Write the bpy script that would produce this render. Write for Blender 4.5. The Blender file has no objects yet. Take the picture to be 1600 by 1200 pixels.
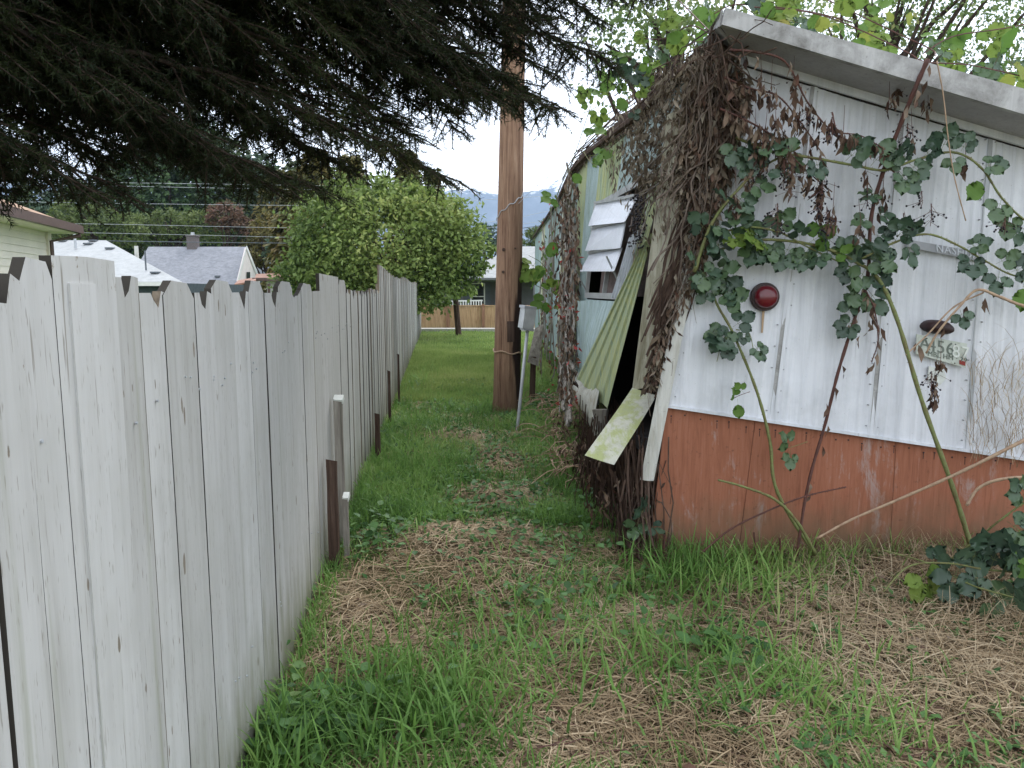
import bpy, bmesh, math, random
import numpy as np
from mathutils import Vector, Matrix
R = math.radians
random.seed(7)
rng = np.random.default_rng(11)
scene = bpy.context.scene
C = scene.collection

# ---------------------------------------------------------------- camera
F, PITCH, EYE = 1156.0, R(7.15), 1.6
cam = bpy.data.cameras.new('camera')
cam.sensor_width = 36.0; cam.lens = 36.0 * F / 1600.0
cam.clip_start = 0.05; cam.clip_end = 30000
camo = bpy.data.objects.new('camera', cam); C.objects.link(camo)
camo.location = (0, 0, EYE); camo.rotation_euler = (R(90) - PITCH, 0, 0)
scene.camera = camo

# ---------------------------------------------------------------- world, sun, exposure
SUN_EL, SUN_ROT = R(52), R(25)          # high soft sun behind cloud, ahead to the right
w = bpy.data.worlds.new('World'); scene.world = w; w.use_nodes = True
nt = w.node_tree; nt.nodes.clear()
out = nt.nodes.new('ShaderNodeOutputWorld')
sky = nt.nodes.new('ShaderNodeTexSky'); sky.sky_type = 'NISHITA'; sky.sun_disc = False
sky.sun_elevation = SUN_EL; sky.sun_rotation = SUN_ROT
b1 = nt.nodes.new('ShaderNodeBackground'); b1.inputs[1].default_value = 0.06
nt.links.new(sky.outputs[0], b1.inputs[0])
tc = nt.nodes.new('ShaderNodeTexCoord')
ns = nt.nodes.new('ShaderNodeTexNoise'); ns.inputs['Scale'].default_value = 1.6; ns.inputs['Detail'].default_value = 5
nt.links.new(tc.outputs['Generated'], ns.inputs['Vector'])
cr = nt.nodes.new('ShaderNodeValToRGB')
cr.color_ramp.elements[0].position = .3; cr.color_ramp.elements[0].color = (.92, .92, .92, 1)
cr.color_ramp.elements[1].position = .7; cr.color_ramp.elements[1].color = (1.0, .99, .965, 1)
nt.links.new(ns.outputs[0], cr.inputs[0])
b2 = nt.nodes.new('ShaderNodeBackground'); b2.inputs[1].default_value = 0.95
nt.links.new(cr.outputs[0], b2.inputs[0])
ad = nt.nodes.new('ShaderNodeAddShader')
nt.links.new(b1.outputs[0], ad.inputs[0]); nt.links.new(b2.outputs[0], ad.inputs[1])
nt.links.new(ad.outputs[0], out.inputs[0])
sun = bpy.data.lights.new('sun', 'SUN'); sun.energy = 1.1; sun.angle = R(25); sun.color = (1, .97, .92)
suno = bpy.data.objects.new('sun', sun); C.objects.link(suno)
sd = Vector((math.sin(SUN_ROT) * math.cos(SUN_EL), math.cos(SUN_ROT) * math.cos(SUN_EL), math.sin(SUN_EL)))
suno.rotation_euler = sd.to_track_quat('Z', 'Y').to_euler(); suno.location = (0, 0, 30)
vs = scene.view_settings
scene.display_settings.display_device = 'sRGB'
vs.view_transform = 'Standard'; vs.look = 'None'; vs.gamma = 1; vs.use_curve_mapping = False
vs.exposure = 1.02
scene.cycles.max_bounces = 7; scene.cycles.transparent_max_bounces = 6
scene.cycles.use_denoising = True

# ---------------------------------------------------------------- picture geometry helpers
cp, sp = math.cos(PITCH), math.sin(PITCH)
def ray(px, py):
    a = (px - 800) / F; b = (600 - py) / F
    return Vector((a, cp + b * sp, -sp + b * cp))
def at(px, py, Y):
    d = ray(px, py); return Vector((0, 0, EYE)) + d * (Y / d.y)
def gnd(px, py, z=0.0):
    d = ray(px, py); return Vector((0, 0, EYE)) + d * ((z - EYE) / d.z)
def proj(x, y, z):
    dz = z - EYE; zc = y * cp - dz * sp; yc = y * sp + dz * cp
    return 800 + F * x / zc, 600 - F * yc / zc
def lerp(a, b, t): return a + (b - a) * t
def interp(tbl, y): return float(np.interp(y, [t[0] for t in tbl], [t[1] for t in tbl]))

FX0, FK = -0.66, -0.10                    # fence line x = FX0 + FK*y
def fence_x(y): return FX0 + FK * y
def fence_Y(px, off=0.0):                 # y where the column px meets the fence plane (height of the eye)
    a = (px - 800) / F / cp
    return (FX0 + off) / (a - FK)
XB = [(4.3, .83), (5.6, .68), (7.8, .68), (10, .70), (20, .62)]
XT = [(4.3, 1.2), (6.2, 1.07), (7.8, .84), (9, .76), (12, .78), (20, .62)]
ZT, ZB = 3.0, .62
def side_x(y, z):
    t = (z - ZB) / (ZT - ZB)
    return lerp(interp(XB, y), interp(XT, y), t)
def on_side(px, py, off=0.0):
    d = ray(px, py); lo, hi = 3.0, 30.0
    for _ in range(40):
        m = (lo + hi) / 2; p = Vector((0, 0, EYE)) + d * (m / d.y)
        if p.x - side_x(p.y, p.z) + off > 0: hi = m
        else: lo = m
    return Vector((0, 0, EYE)) + d * (lo / d.y)
def on_fence(px, py, off=0.0):
    d = ray(px, py)
    # x = FX0+off+FK*y
    t = (FX0 + off) / (d.x - FK * d.y)
    return Vector((0, 0, EYE)) + d * t
def gz(x, y):                             # small undulation of the ground
    f = np.clip(1.6 - np.abs(y - 6) / 26.0, 0.15, 1)
    return (.022 * np.sin(1.7 * x + .6 * y) + .018 * np.sin(2.9 * y - 1.3 * x + 1) + .012 * np.sin(5.1 * x + 3.7 * y)) * f

# ---------------------------------------------------------------- tagging
def tag(o, label=None, cat=None, group=None, kind=None):
    if label: o['label'] = label
    if cat: o['category'] = cat
    if group: o['group'] = group
    if kind: o['kind'] = kind
    return o
def thing(name, loc, label, cat, group=None):
    o = bpy.data.objects.new(name, None); C.objects.link(o)
    o.location = Vector(loc); o.empty_display_size = .2
    return tag(o, label, cat, group)
def parent_to(o, p):
    if p is None: return
    o.parent = p
    tot = Vector(p.location); q = p.parent
    while q: tot = tot + Vector(q.location); q = q.parent
    o.matrix_parent_inverse = Matrix.Translation(-tot) if p.type == 'EMPTY' else Matrix.Identity(4)

# ---------------------------------------------------------------- meshes
class MB:
    def __init__(s): s.v = []; s.f = []
    def quad(s, a, b, c, d):
        n = len(s.v); s.v += [tuple(a), tuple(b), tuple(c), tuple(d)]; s.f.append((n, n+1, n+2, n+3)); return s
    def box(s, c, size, rot=None):
        c = Vector(c); hx, hy, hz = [k / 2 for k in size]; n = len(s.v)
        for x, y, z in [(-1,-1,-1),(1,-1,-1),(1,1,-1),(-1,1,-1),(-1,-1,1),(1,-1,1),(1,1,1),(-1,1,1)]:
            p = Vector((x*hx, y*hy, z*hz))
            if rot is not None: p = rot @ p
            s.v.append(tuple(c + p))
        for f in [(0,3,2,1),(4,5,6,7),(0,1,5,4),(1,2,6,5),(2,3,7,6),(3,0,4,7)]: s.f.append(tuple(n+i for i in f))
        return s
    def prism(s, poly, d):                # extrude polygon (list of points) along vector d
        n = len(s.v); k = len(poly); d = Vector(d)
        s.v += [tuple(Vector(p)) for p in poly] + [tuple(Vector(p) + d) for p in poly]
        s.f.append(tuple(range(n, n+k))[::-1]); s.f.append(tuple(range(n+k, n+2*k)))
        for i in range(k):
            j = (i+1) % k; s.f.append((n+i, n+j, n+k+j, n+k+i))
        return s
    def tube(s, pts, rad, sides=6, cap=True):
        pts = [Vector(p) for p in pts]; n0 = len(s.v)
        if not isinstance(rad, (list, tuple)): rad = [rad] * len(pts)
        prev = None
        for i, p in enumerate(pts):
            t = (pts[min(i+1, len(pts)-1)] - pts[max(i-1, 0)])
            t = t.normalized() if t.length > 1e-9 else Vector((0,0,1))
            if prev is None:
                u = t.orthogonal().normalized()
            else:
                u = prev - t * prev.dot(t); u = u.normalized() if u.length > 1e-6 else t.orthogonal().normalized()
            prev = u; v = t.cross(u)
            for k in range(sides):
                a = 2*math.pi*k/sides
                s.v.append(tuple(p + (u*math.cos(a) + v*math.sin(a)) * rad[i]))
        for i in range(len(pts)-1):
            for k in range(sides):
                a = n0+i*sides+k; b = n0+i*sides+(k+1) % sides
                s.f.append((a, b, b+sides, a+sides))
        if cap:
            s.f.append(tuple(n0+k for k in range(sides))[::-1])
            s.f.append(tuple(n0+(len(pts)-1)*sides+k for k in range(sides)))
        return s
    def lathe(s, c, axis, prof, sides=20):  # prof list of (r, h)
        axis = Vector(axis).normalized(); u = axis.orthogonal().normalized(); v = axis.cross(u); c = Vector(c); n0 = len(s.v)
        for r, h in prof:
            for k in range(sides):
                a = 2*math.pi*k/sides
                s.v.append(tuple(c + axis*h + (u*math.cos(a)+v*math.sin(a))*r))
        for i in range(len(prof)-1):
            for k in range(sides):
                a = n0+i*sides+k; b = n0+i*sides+(k+1) % sides
                s.f.append((a, b, b+sides, a+sides))
        s.f.append(tuple(n0+k for k in range(sides))[::-1]); s.f.append(tuple(n0+(len(prof)-1)*sides+k for k in range(sides)))
        return s
    def grid(s, fn, nu, nv):
        n0 = len(s.v)
        for i in range(nu+1):
            for j in range(nv+1): s.v.append(tuple(fn(i/nu, j/nv)))
        for i in range(nu):
            for j in range(nv):
                a = n0+i*(nv+1)+j; s.f.append((a, a+nv+1, a+nv+2, a+1))
        return s
    def build(s, name, mat, parent=None, smooth=False, fixn=True, edge=None, **tg):
        me = bpy.data.meshes.new(name); me.from_pydata(s.v, [], s.f); me.materials.append(mat)
        if edge is not None:
            me.materials.append(edge); me.polygons.foreach_set('material_index', [0, 0] + [1]*(len(me.polygons)-2))
        if fixn:
            bm = bmesh.new(); bm.from_mesh(me); bmesh.ops.recalc_face_normals(bm, faces=bm.faces); bm.to_mesh(me); bm.free()
        if smooth: me.polygons.foreach_set('use_smooth', [True]*len(me.polygons))
        me.update()
        o = bpy.data.objects.new(name, me); C.objects.link(o); parent_to(o, parent)
        return tag(o, **tg)

def npmesh(name, V, T, mat, parent=None, tint=None, smooth=False, **tg):
    V = np.asarray(V, np.float32).reshape(-1, 3); T = np.asarray(T, np.int32)
    k = T.shape[1]; me = bpy.data.meshes.new(name)
    me.vertices.add(len(V)); me.vertices.foreach_set('co', V.ravel())
    me.loops.add(T.size); me.loops.foreach_set('vertex_index', T.ravel())
    me.polygons.add(len(T)); me.polygons.foreach_set('loop_start', np.arange(0, T.size, k, dtype=np.int32))
    if smooth: me.polygons.foreach_set('use_smooth', np.ones(len(T), bool))
    if tint is not None:
        at_ = me.attributes.new('tint', 'FLOAT', 'POINT'); at_.data.foreach_set('value', np.asarray(tint, np.float32).ravel())
    me.update(calc_edges=True); me.materials.append(mat)
    o = bpy.data.objects.new(name, me); C.objects.link(o); parent_to(o, parent)
    return tag(o, **tg)

def frames(D, up=None, roll=None):
    """orthonormal frames (N,3,3) columns: side, dir, normal"""
    D = D / np.linalg.norm(D, axis=1, keepdims=True)
    if up is None: up = rng.normal(size=D.shape)
    S_ = np.cross(D, up); S_ /= (np.linalg.norm(S_, axis=1, keepdims=True) + 1e-9)
    Nn = np.cross(S_, D)
    return np.stack([S_, D, Nn], axis=2)
def inst(tv, tf, P, M, sc, t=None):
    """instances of a template: verts tv (k,3), tris tf; P (N,3), M (N,3,3), sc (N,) or (N,3)"""
    tv = np.asarray(tv, float); tf = np.asarray(tf, int); N = len(P); k = len(tv)
    sc = np.asarray(sc, float)
    if sc.ndim == 1: sc = sc[:, None]
    L = tv[None] * (sc[:, None, :] if sc.shape[1] == 3 else sc[:, :, None])
    V = np.einsum('nij,nkj->nki', M, L) + P[:, None, :]
    T = (tf[None] + (np.arange(N) * k)[:, None, None]).reshape(-1, tf.shape[1])
    if t is None: t = rng.random(N)
    return V.reshape(-1, 3), T, np.repeat(t, k)
def segs(P0, P1, r0, r1, sides=3):
    """many straight tapered twigs at once"""
    P0 = np.asarray(P0, float); P1 = np.asarray(P1, float); N = len(P0)
    r0 = np.broadcast_to(r0, N); r1 = np.broadcast_to(r1, N)
    Fm = frames(P1 - P0 + 1e-9)
    a = np.arange(sides) * 2 * np.pi / sides
    ring = Fm[:, :, 0][:, None, :] * np.cos(a)[None, :, None] + Fm[:, :, 2][:, None, :] * np.sin(a)[None, :, None]
    V = np.concatenate([P0[:, None] + ring * r0[:, None, None], P1[:, None] + ring * r1[:, None, None]], axis=1).reshape(-1, 3)
    q = np.array([[k, (k+1) % sides, sides + (k+1) % sides, sides + k] for k in range(sides)])
    T = (q[None] + (np.arange(N) * 2 * sides)[:, None, None]).reshape(-1, 4)
    return V, T
def join(parts):
    Vs, Ts, ts, n = [], [], [], 0
    for V, T, t in parts:
        Vs.append(V); Ts.append(T + n); ts.append(t); n += len(V)
    return np.concatenate(Vs), np.concatenate(Ts), np.concatenate(ts)
def smooth_path(pts, n=6):                # Catmull-Rom
    pts = [Vector(p) for p in pts]; out = []
    P = [pts[0]*2 - pts[1]] + pts + [pts[-1]*2 - pts[-2]]
    for i in range(1, len(P)-2):
        for k in range(n):
            t = k / n; a, b, c, d = P[i-1], P[i], P[i+1], P[i+2]
            out.append(.5*((2*b) + (c-a)*t + (2*a-5*b+4*c-d)*t*t + (3*b-a-3*c+d)*t**3))
    out.append(pts[-1]); return out

# leaf templates: x side, y along, z normal
LEAF = (np.array([[0,0,0],[-.30,.28,.05],[.30,.28,.05],[-.36,.55,.06],[.36,.55,.06],[-.2,.82,.0],[.2,.82,.0],[0,1,-.1],[0,.3,-.03],[0,.6,-.05]]),
        np.array([[0,8,1],[0,2,8],[1,8,9],[1,9,3],[8,2,4],[8,4,9],[3,9,5],[9,4,6],[5,9,7],[9,6,7]]))
_out = [(.0,.0),(.10,.06),(.20,.14),(.24,.12),(.30,.26),(.345,.25),(.37,.40),(.415,.40),(.40,.54),(.435,.56),(.36,.68),(.38,.71),(.27,.81),(.275,.85),(.14,.91),(0,1.04)]
_sv = [[0, y_, -.035*math.sin(3.1*min(1, y_)) - .10*max(0, y_-.75)] for y_ in (0, .2, .4, .6, .8)] + [[0, 1.04, -.10]]
_sf = []
for _s in (-1, 1):
    b_ = len(_sv)
    for i_, (x_, y_) in enumerate(_out[1:-1]): _sv.append([_s*x_, y_, .05*math.sin(9*y_) + .05*x_*2 - .06*max(0, y_-.7)])
    n_ = len(_out)-2; prev_ = 0
    for i_ in range(n_-1):
        y_ = (_out[i_+1][1] + _out[i_+2][1])/2; m_ = min(4, int(y_*5 + .3))
        if m_ != prev_: _sf.append([prev_, b_+i_, m_] if _s > 0 else [prev_, m_, b_+i_]); prev_ = m_
        _sf.append([m_, b_+i_, b_+i_+1] if _s > 0 else [m_, b_+i_+1, b_+i_])
    _sf.append([prev_, b_+n_-1, 5])
SERR = (np.array(_sv), np.array(_sf))
NARROW = (np.array([[0,0,0],[-.13,.4,.03],[.13,.4,.03],[0,1,-.12]]), np.array([[0,2,1],[1,2,3]]))
OVAL = (np.array([[0,0,0],[-.28,.45,.05],[.28,.45,.05],[0,1,-.1]]), np.array([[0,2,1],[1,2,3]]))
CURL = (np.array([[0,0,0],[-.14,.3,.14],[.12,.28,.1],[-.06,.6,-.05],[.16,.62,.15],[.02,1,-.1]]),
        np.array([[0,2,1],[1,2,3],[2,4,3],[3,4,5]]))

# ---------------------------------------------------------------- materials
class NT:
    def __init__(s, name):
        s.m = bpy.data.materials.new(name); s.m.use_nodes = True; s.t = s.m.node_tree
        s.b = s.t.nodes['Principled BSDF']; s.o = s.t.nodes['Material Output']
    def n(s, typ, **kw):
        x = s.t.nodes.new(typ)
        for k, v in kw.items():
            if k in ('operation', 'blend_type', 'data_type', 'noise_dimensions', 'feature', 'attribute_name', 'wave_type', 'bands_direction', 'interpolation_type', 'wave_profile', 'distance'):
                if k == 'distance' and typ != 'ShaderNodeTexVoronoi': x.inputs['Distance'].default_value = v
                else: setattr(x, k, v)
            elif hasattr(v, 'is_output') or isinstance(v, bpy.types.NodeSocket): s.t.links.new(v, x.inputs[k.replace('_', ' ')])
            else: x.inputs[k.replace('_', ' ')].default_value = v
        return x
    def coord(s, scale=(1,1,1), obj=True):
        g = s.t.nodes.new('ShaderNodeTexCoord') if obj else s.t.nodes.new('ShaderNodeNewGeometry')
        m = s.t.nodes.new('ShaderNodeMapping'); m.inputs['Scale'].default_value = scale
        s.t.links.new(g.outputs['Object' if obj else 'Position'], m.inputs[0])
        return m.outputs[0]
    def noise(s, vec, scale, detail=4, rough=.6, dist=0):
        x = s.n('ShaderNodeTexNoise', Vector=vec, Scale=scale, Detail=detail, Roughness=rough, Distortion=dist); return x.outputs[0]
    def ramp(s, fac, stops):
        x = s.t.nodes.new('ShaderNodeValToRGB'); e = x.color_ramp.elements
        while len(e) < len(stops): e.new(.5)
        for i, (p, c) in enumerate(stops):
            e[i].position = p; e[i].color = (c, c, c, 1) if isinstance(c, (int, float)) else (*c, 1)
        s.t.links.new(fac, x.inputs[0]); return x.outputs[0]
    def mix(s, fac, a, b, mode='MIX'):
        x = s.t.nodes.new('ShaderNodeMix'); x.data_type = 'RGBA'; x.blend_type = mode
        for sock, v in ((x.inputs[0], fac), (x.inputs[6], a), (x.inputs[7], b)):
            if isinstance(v, bpy.types.NodeSocket): s.t.links.new(v, sock)
            elif isinstance(v, (int, float)): sock.default_value = v
            else: sock.default_value = (*v, 1)
        return x.outputs[2]
    def math(s, op, a, b=0.0):
        x = s.t.nodes.new('ShaderNodeMath'); x.operation = op
        for sock, v in ((x.inputs[0], a), (x.inputs[1], b)):
            if isinstance(v, bpy.types.NodeSocket): s.t.links.new(v, sock)
            else: sock.default_value = v
        return x.outputs[0]
    def rand(s): return s.t.nodes.new('ShaderNodeObjectInfo').outputs['Random']
    def z(s):
        g = s.t.nodes.new('ShaderNodeNewGeometry'); x = s.t.nodes.new('ShaderNodeSeparateXYZ')
        s.t.links.new(g.outputs['Position'], x.inputs[0]); return x.outputs[2]
    def bump(s, h, strength=.4, dist=.01):
        x = s.n('ShaderNodeBump', Strength=strength, Height=h); x.inputs['Distance'].default_value = dist
        s.t.links.new(x.outputs[0], s.b.inputs['Normal'])
    def done(s, col, rough=.7, spec=.3, metal=0):
        if isinstance(col, bpy.types.NodeSocket): s.t.links.new(col, s.b.inputs['Base Color'])
        else: s.b.inputs['Base Color'].default_value = (*col, 1)
        if isinstance(rough, bpy.types.NodeSocket): s.t.links.new(rough, s.b.inputs['Roughness'])
        else: s.b.inputs['Roughness'].default_value = rough
        s.b.inputs['Specular IOR Level'].default_value = spec; s.b.inputs['Metallic'].default_value = metal
        return s.m

def plain(name, col, rough=.7, spec=.3, metal=0, var=.25, scale=8):
    q = NT(name); n = q.noise(q.coord(), scale, 5)
    c = q.mix(q.ramp(n, [(.3, 0.0), (.75, 1.0)]), tuple(x*(1-var) for x in col), tuple(min(1, x*(1+var*.6)) for x in col))
    return q.done(c, rough, spec, metal)

def foliage(name, stops, trans=.35, rough=.6, patch=0, spec=.25):
    q = NT(name); a = q.n('ShaderNodeAttribute', attribute_name='tint').outputs['Fac']
    if patch:
        n = q.noise(q.coord((1,1,1), obj=False), patch, 2)
        a = q.math('ADD', q.math('MULTIPLY', a, .6), q.math('MULTIPLY', q.ramp(n, [(.35, 0.0), (.65, 1.0)]), .4))
    c = q.ramp(a, [(i/(len(stops)-1), s_) for i, s_ in enumerate(stops)])
    q.done(c, rough, spec)
    if trans:
        tr = q.n('ShaderNodeBsdfTranslucent', Color=c); mx = q.n('ShaderNodeMixShader'); mx.inputs[0].default_value = trans
        q.t.links.new(q.b.outputs[0], mx.inputs[1]); q.t.links.new(tr.outputs[0], mx.inputs[2]); q.t.links.new(mx.outputs[0], q.o.inputs[0])
    return q.m

def wood_mat(name, dark, mid, light, grain=(14, 14, .8), rough=.85, mult=1.0, bump=.5):
    q = NT(name); v = q.coord(grain)
    r = q.rand(); off = q.n('ShaderNodeVectorMath', operation='ADD'); q.t.links.new(v, off.inputs[0])
    cmb = q.n('ShaderNodeCombineXYZ', X=q.math('MULTIPLY', r, 31.0), Y=q.math('MULTIPLY', r, 17.0)); q.t.links.new(cmb.outputs[0], off.inputs[1])
    n = q.noise(off.outputs[0], 2.2 * mult, 8, .7, .4)
    c = q.ramp(n, [(.3, dark), (.5, mid), (.72, light)])
    q.bump(n, bump, .008)
    return q.done(c, rough, .15)

def fence_paint():
    q = NT('weathered_white_paint'); v0 = q.coord((1, 1, 1)); r = q.rand()
    cmb = q.n('ShaderNodeCombineXYZ', X=q.math('MULTIPLY', r, 11.0), Y=q.math('MULTIPLY', r, 23.0), Z=q.math('MULTIPLY', r, 5.0)).outputs[0]
    def off(v):
        a = q.n('ShaderNodeVectorMath', operation='ADD'); q.t.links.new(v, a.inputs[0]); q.t.links.new(cmb, a.inputs[1]); return a.outputs[0]
    streak = q.noise(off(q.coord((14, 14, .7))), 1.6, 7, .65, .3)
    base = q.ramp(streak, [(.25, (.22, .21, .185)), (.38, (.38, .375, .355)), (.52, (.47, .468, .455)), (.78, (.56, .56, .55))])
    base = q.mix(.5, base, q.ramp(r, [(0, (.36, .355, .335)), (.5, (.455, .452, .44)), (1, (.55, .55, .54))]))
    blot = q.noise(off(v0), 3.0, 3)
    base = q.mix(q.ramp(blot, [(.45, 0.0), (.75, .45)]), base, (.34, .338, .31))
    # flaked paint: elongated spots of bare wood
    vo = q.n('ShaderNodeTexVoronoi', Vector=off(q.coord((24, 24, 6))), Scale=1.0, feature='F1'); vo.inputs['Randomness'].default_value = 1
    sel = q.noise(off(q.coord((3, 3, 3))), 2.5, 2)
    d = q.math('SUBTRACT', vo.outputs['Distance'], q.math('MULTIPLY', q.math('SUBTRACT', sel, .5), .8))
    fl = q.ramp(q.math('ADD', d, q.math('MULTIPLY', q.noise(off(v0), 60, 3), .12)), [(.085, 1.0), (.11, 0.0)])
    base = q.mix(fl, base, (.20, .17, .135))
    fine = q.noise(off(q.coord((160, 160, 18))), 1.0, 2)
    base = q.mix(q.ramp(fine, [(.64, 0.0), (.70, .6)]), base, (.20, .18, .15))
    # splash dirt and algae low on the boards, bare top edges
    z = q.z(); zn = q.math('ADD', z, q.math('MULTIPLY', q.math('SUBTRACT', q.noise(off(q.coord((9, 9, 2))), 1.2, 6), .5), .9))
    base = q.mix(q.ramp(zn, [(.0, .9), (.42, .0)]), base, (.17, .175, .11))
    gs = q.noise(off(q.coord((22, 22, .5))), .8, 5, .6)
    base = q.mix(q.ramp(gs, [(.60, 0.0), (.72, .5)]), base, (.22, .235, .15))
    pk = q.math('ADD', q.math('MULTIPLY', q.math('SUBTRACT', z, 1.30), .55), q.noise(off(q.coord((20, 20, 9))), 1.3, 5, .7))
    base = q.mix(q.ramp(pk, [(.80, .0), (.83, .95)]), base, (.22, .18, .135))
    crk = q.noise(off(q.coord((70, 70, 2.2))), 1.0, 3, .6)
    base = q.mix(q.ramp(crk, [(.66, 0.0), (.70, .75)]), base, (.20, .18, .15))
    q.bump(q.math('ADD', streak, q.math('MULTIPLY', fl, -.6)), .35, .006)
    return q.done(base, .62, .25)

def trailer_white():
    q = NT('chalky_white_metal'); v0 = q.coord((1,1,1))
    s1 = q.noise(q.coord((9, 9, .45)), 1.5, 8, .65, .2); s2 = q.noise(q.coord((45, 45, 1.0)), 1.0, 5, .7)
    c = q.ramp(s1, [(.22, (.42, .43, .45)), (.38, (.60, .62, .66)), (.55, (.69, .71, .75)), (.8, (.77, .79, .83))])
    c = q.mix(q.ramp(s2, [(.58, 0.0), (.75, .45)]), c, (.42, .44, .47))
    c = q.mix(q.ramp(s2, [(.2, .5), (.36, 0.0)]), c, (.80, .81, .84))
    b = q.noise(q.coord((2.2, 2.2, 1.6)), 1.6, 5, .7)
    c = q.mix(q.ramp(b, [(.5, 0.0), (.62, .28)]), c, (.43, .45, .47))
    f = q.noise(v0, 90, 3)
    c = q.mix(q.ramp(f, [(.68, 0.0), (.74, .6)]), c, (.30, .29, .27))
    d1 = q.noise(q.coord((26, 26, .35)), .9, 4, .6, .4)
    c = q.mix(q.ramp(d1, [(.63, 0.0), (.70, .5)]), c, (.34, .35, .38))
    zz = q.math('ADD', q.z(), q.math('MULTIPLY', q.noise(q.coord((5, 5, 2)), 1.4, 6, .7), .9))
    c = q.mix(q.ramp(zz, [(.95, .55), (1.25, 0.0)]), c, (.42, .40, .34))
    q.bump(q.noise(v0, 5, 3), .3, .04)
    return q.done(c, .42, .4)

def skirt_red():
    q = NT('red_brown_painted_plywood'); v0 = q.coord((1,1,1))
    g = q.noise(q.coord((30, 30, 2.2)), 1.4, 8, .7, .6)
    c = q.ramp(g, [(.25, (.20, .078, .045)), (.5, (.30, .118, .068)), (.78, (.35, .155, .10))])
    big = q.noise(q.coord((3.5, 3.5, 1.2)), 1.6, 7, .75, .5)
    c = q.mix(q.ramp(q.math('ADD', big, q.math('MULTIPLY', g, .45)), [(.80, 0.0), (.93, .75)]), c, (.36, .31, .29))
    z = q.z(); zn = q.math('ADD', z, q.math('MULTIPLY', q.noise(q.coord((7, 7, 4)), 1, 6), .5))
    c = q.mix(q.ramp(zn, [(.22, .9), (.62, 0.0)]), c, (.13, .10, .06))  # dirt towards the bottom, deepened in colour to stand in for contact shadow
    m = q.noise(v0, 26, 5, .7)
    c = q.mix(q.ramp(m, [(.62, 0.0), (.74, .6)]), c, (.08, .045, .03))
    q.bump(g, .3, .006)
    return q.done(c, .75, .2)

def grimy(name, base, dirt, s=3.0, streak=(6,6,.8), lo=.45, hi=.72, rough=.6, spec=.3, amount=.9, grain=(40,40,2)):
    q = NT(name); v0 = q.coord((1,1,1))
    n = q.noise(q.coord(streak), s, 7, .7, .3); g = q.noise(q.coord(grain), 1, 4)
    c = q.mix(q.ramp(n, [(lo, 0.0), (hi, amount)]), base, dirt)
    c = q.mix(q.ramp(g, [(.45, 0.0), (.8, .45)]), c, tuple(x*.55 for x in base))
    m = q.noise(v0, 70, 3); c = q.mix(q.ramp(m, [(.64, 0.0), (.72, .5)]), c, (.08, .07, .05))
    q.bump(n, .25, .01)
    return q.done(c, rough, spec)

def shingles(name, a, b, mortar, rows=.14, width=.3):
    q = NT(name)
    n = q.noise(q.coord((1/width, 1/width, 1/rows)), 1.3, 3, .8); n2 = q.noise(q.coord((1,1,1)), .8, 5)
    c = q.mix(q.ramp(n, [(.3, 0.0), (.7, 1.0)]), a, b)
    c = q.mix(q.ramp(n2, [(.45, 0.0), (.8, .5)]), c, mortar)
    return q.done(c, .9, .1)

M = {}
M['fence'] = fence_paint()
M['bare'] = wood_mat('bare_grey_wood', (.07, .055, .04), (.19, .155, .115), (.33, .29, .23))
M['brownstake'] = wood_mat('rotting_brown_wood', (.025, .016, .012), (.075, .048, .036), (.14, .10, .08))
M['greywood'] = wood_mat('grey_weathered_wood', (.10, .09, .075), (.23, .21, .18), (.36, .34, .30))
M['white'] = trailer_white()
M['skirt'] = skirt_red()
M['fascia'] = grimy('mouldy_grey_white_board', (.46, .46, .455), (.15, .145, .135), 2.2, (3, 3, 3), .38, .68)
M['soffit'] = grimy('grey_soffit', (.40, .39, .40), (.26, .25, .24), 1.5, (2, 2, 2), .4, .8)
M['trimwhite'] = grimy('cream_white_trim', (.56, .56, .52), (.30, .28, .22), 2.0, (8, 8, 1.0), .45, .7)
M['cream'] = grimy('mossy_cream_board', (.46, .44, .34), (.17, .15, .08), 2.0, (10, 10, 1.2), .4, .62)
M['blue'] = grimy('faded_blue_green_metal', (.28, .37, .37), (.15, .19, .12), 2.4, (9, 9, .9), .42, .7)
M['blueplate'] = grimy('faded_turquoise_metal', (.33, .42, .42), (.19, .25, .18), 2.4, (5, 5, 1.5), .42, .75)
M['lime'] = grimy('algae_green_yellow_metal', (.40, .42, .19), (.25, .33, .24), 2.4, (12, 12, .8), .38, .62)
M['limepale'] = grimy('algae_stained_cream_board', (.50, .50, .42), (.33, .37, .14), 1.9, (4, 4, 3), .44, .56)
M['fibreglass'] = grimy('dirty_white_fibreglass', (.46, .46, .41), (.24, .21, .14), 2.5, (5, 5, 4), .44, .68)
M['pane'] = grimy('frosted_white_pane', (.62, .65, .70), (.48, .50, .53), 1.5, (3, 3, 3), .5, .8, .25, .5, .5)
M['alu'] = plain('dull_aluminium', (.40, .41, .40), .5, .5, .4)
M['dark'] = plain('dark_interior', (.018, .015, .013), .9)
M['curtain'] = plain('brown_curtain', (.17, .13, .115), .9, var=.5, scale=14)
M['redlens'] = None
q = NT('red_tail_light_lens'); q.b.inputs['Coat Weight'].default_value = .3; M['redlens'] = q.done((.11, .003, .010), .28, .5)
M['rubber'] = plain('dark_red_brown_metal', (.035, .014, .014), .5, .4)
q = NT('rusty_stain'); M['rust'] = plain('rust', (.22, .09, .04), .9)
M['plate'] = grimy('licence_plate_white_green', (.52, .56, .50), (.36, .38, .33), 3, (6, 6, 6), .5, .75, .45, .4)
M['platetext'] = plain('faded_plate_text', (.17, .20, .17), .6)
M['platewhite'] = plain('raised_plate_text', (.66, .69, .65), .5)
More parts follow.
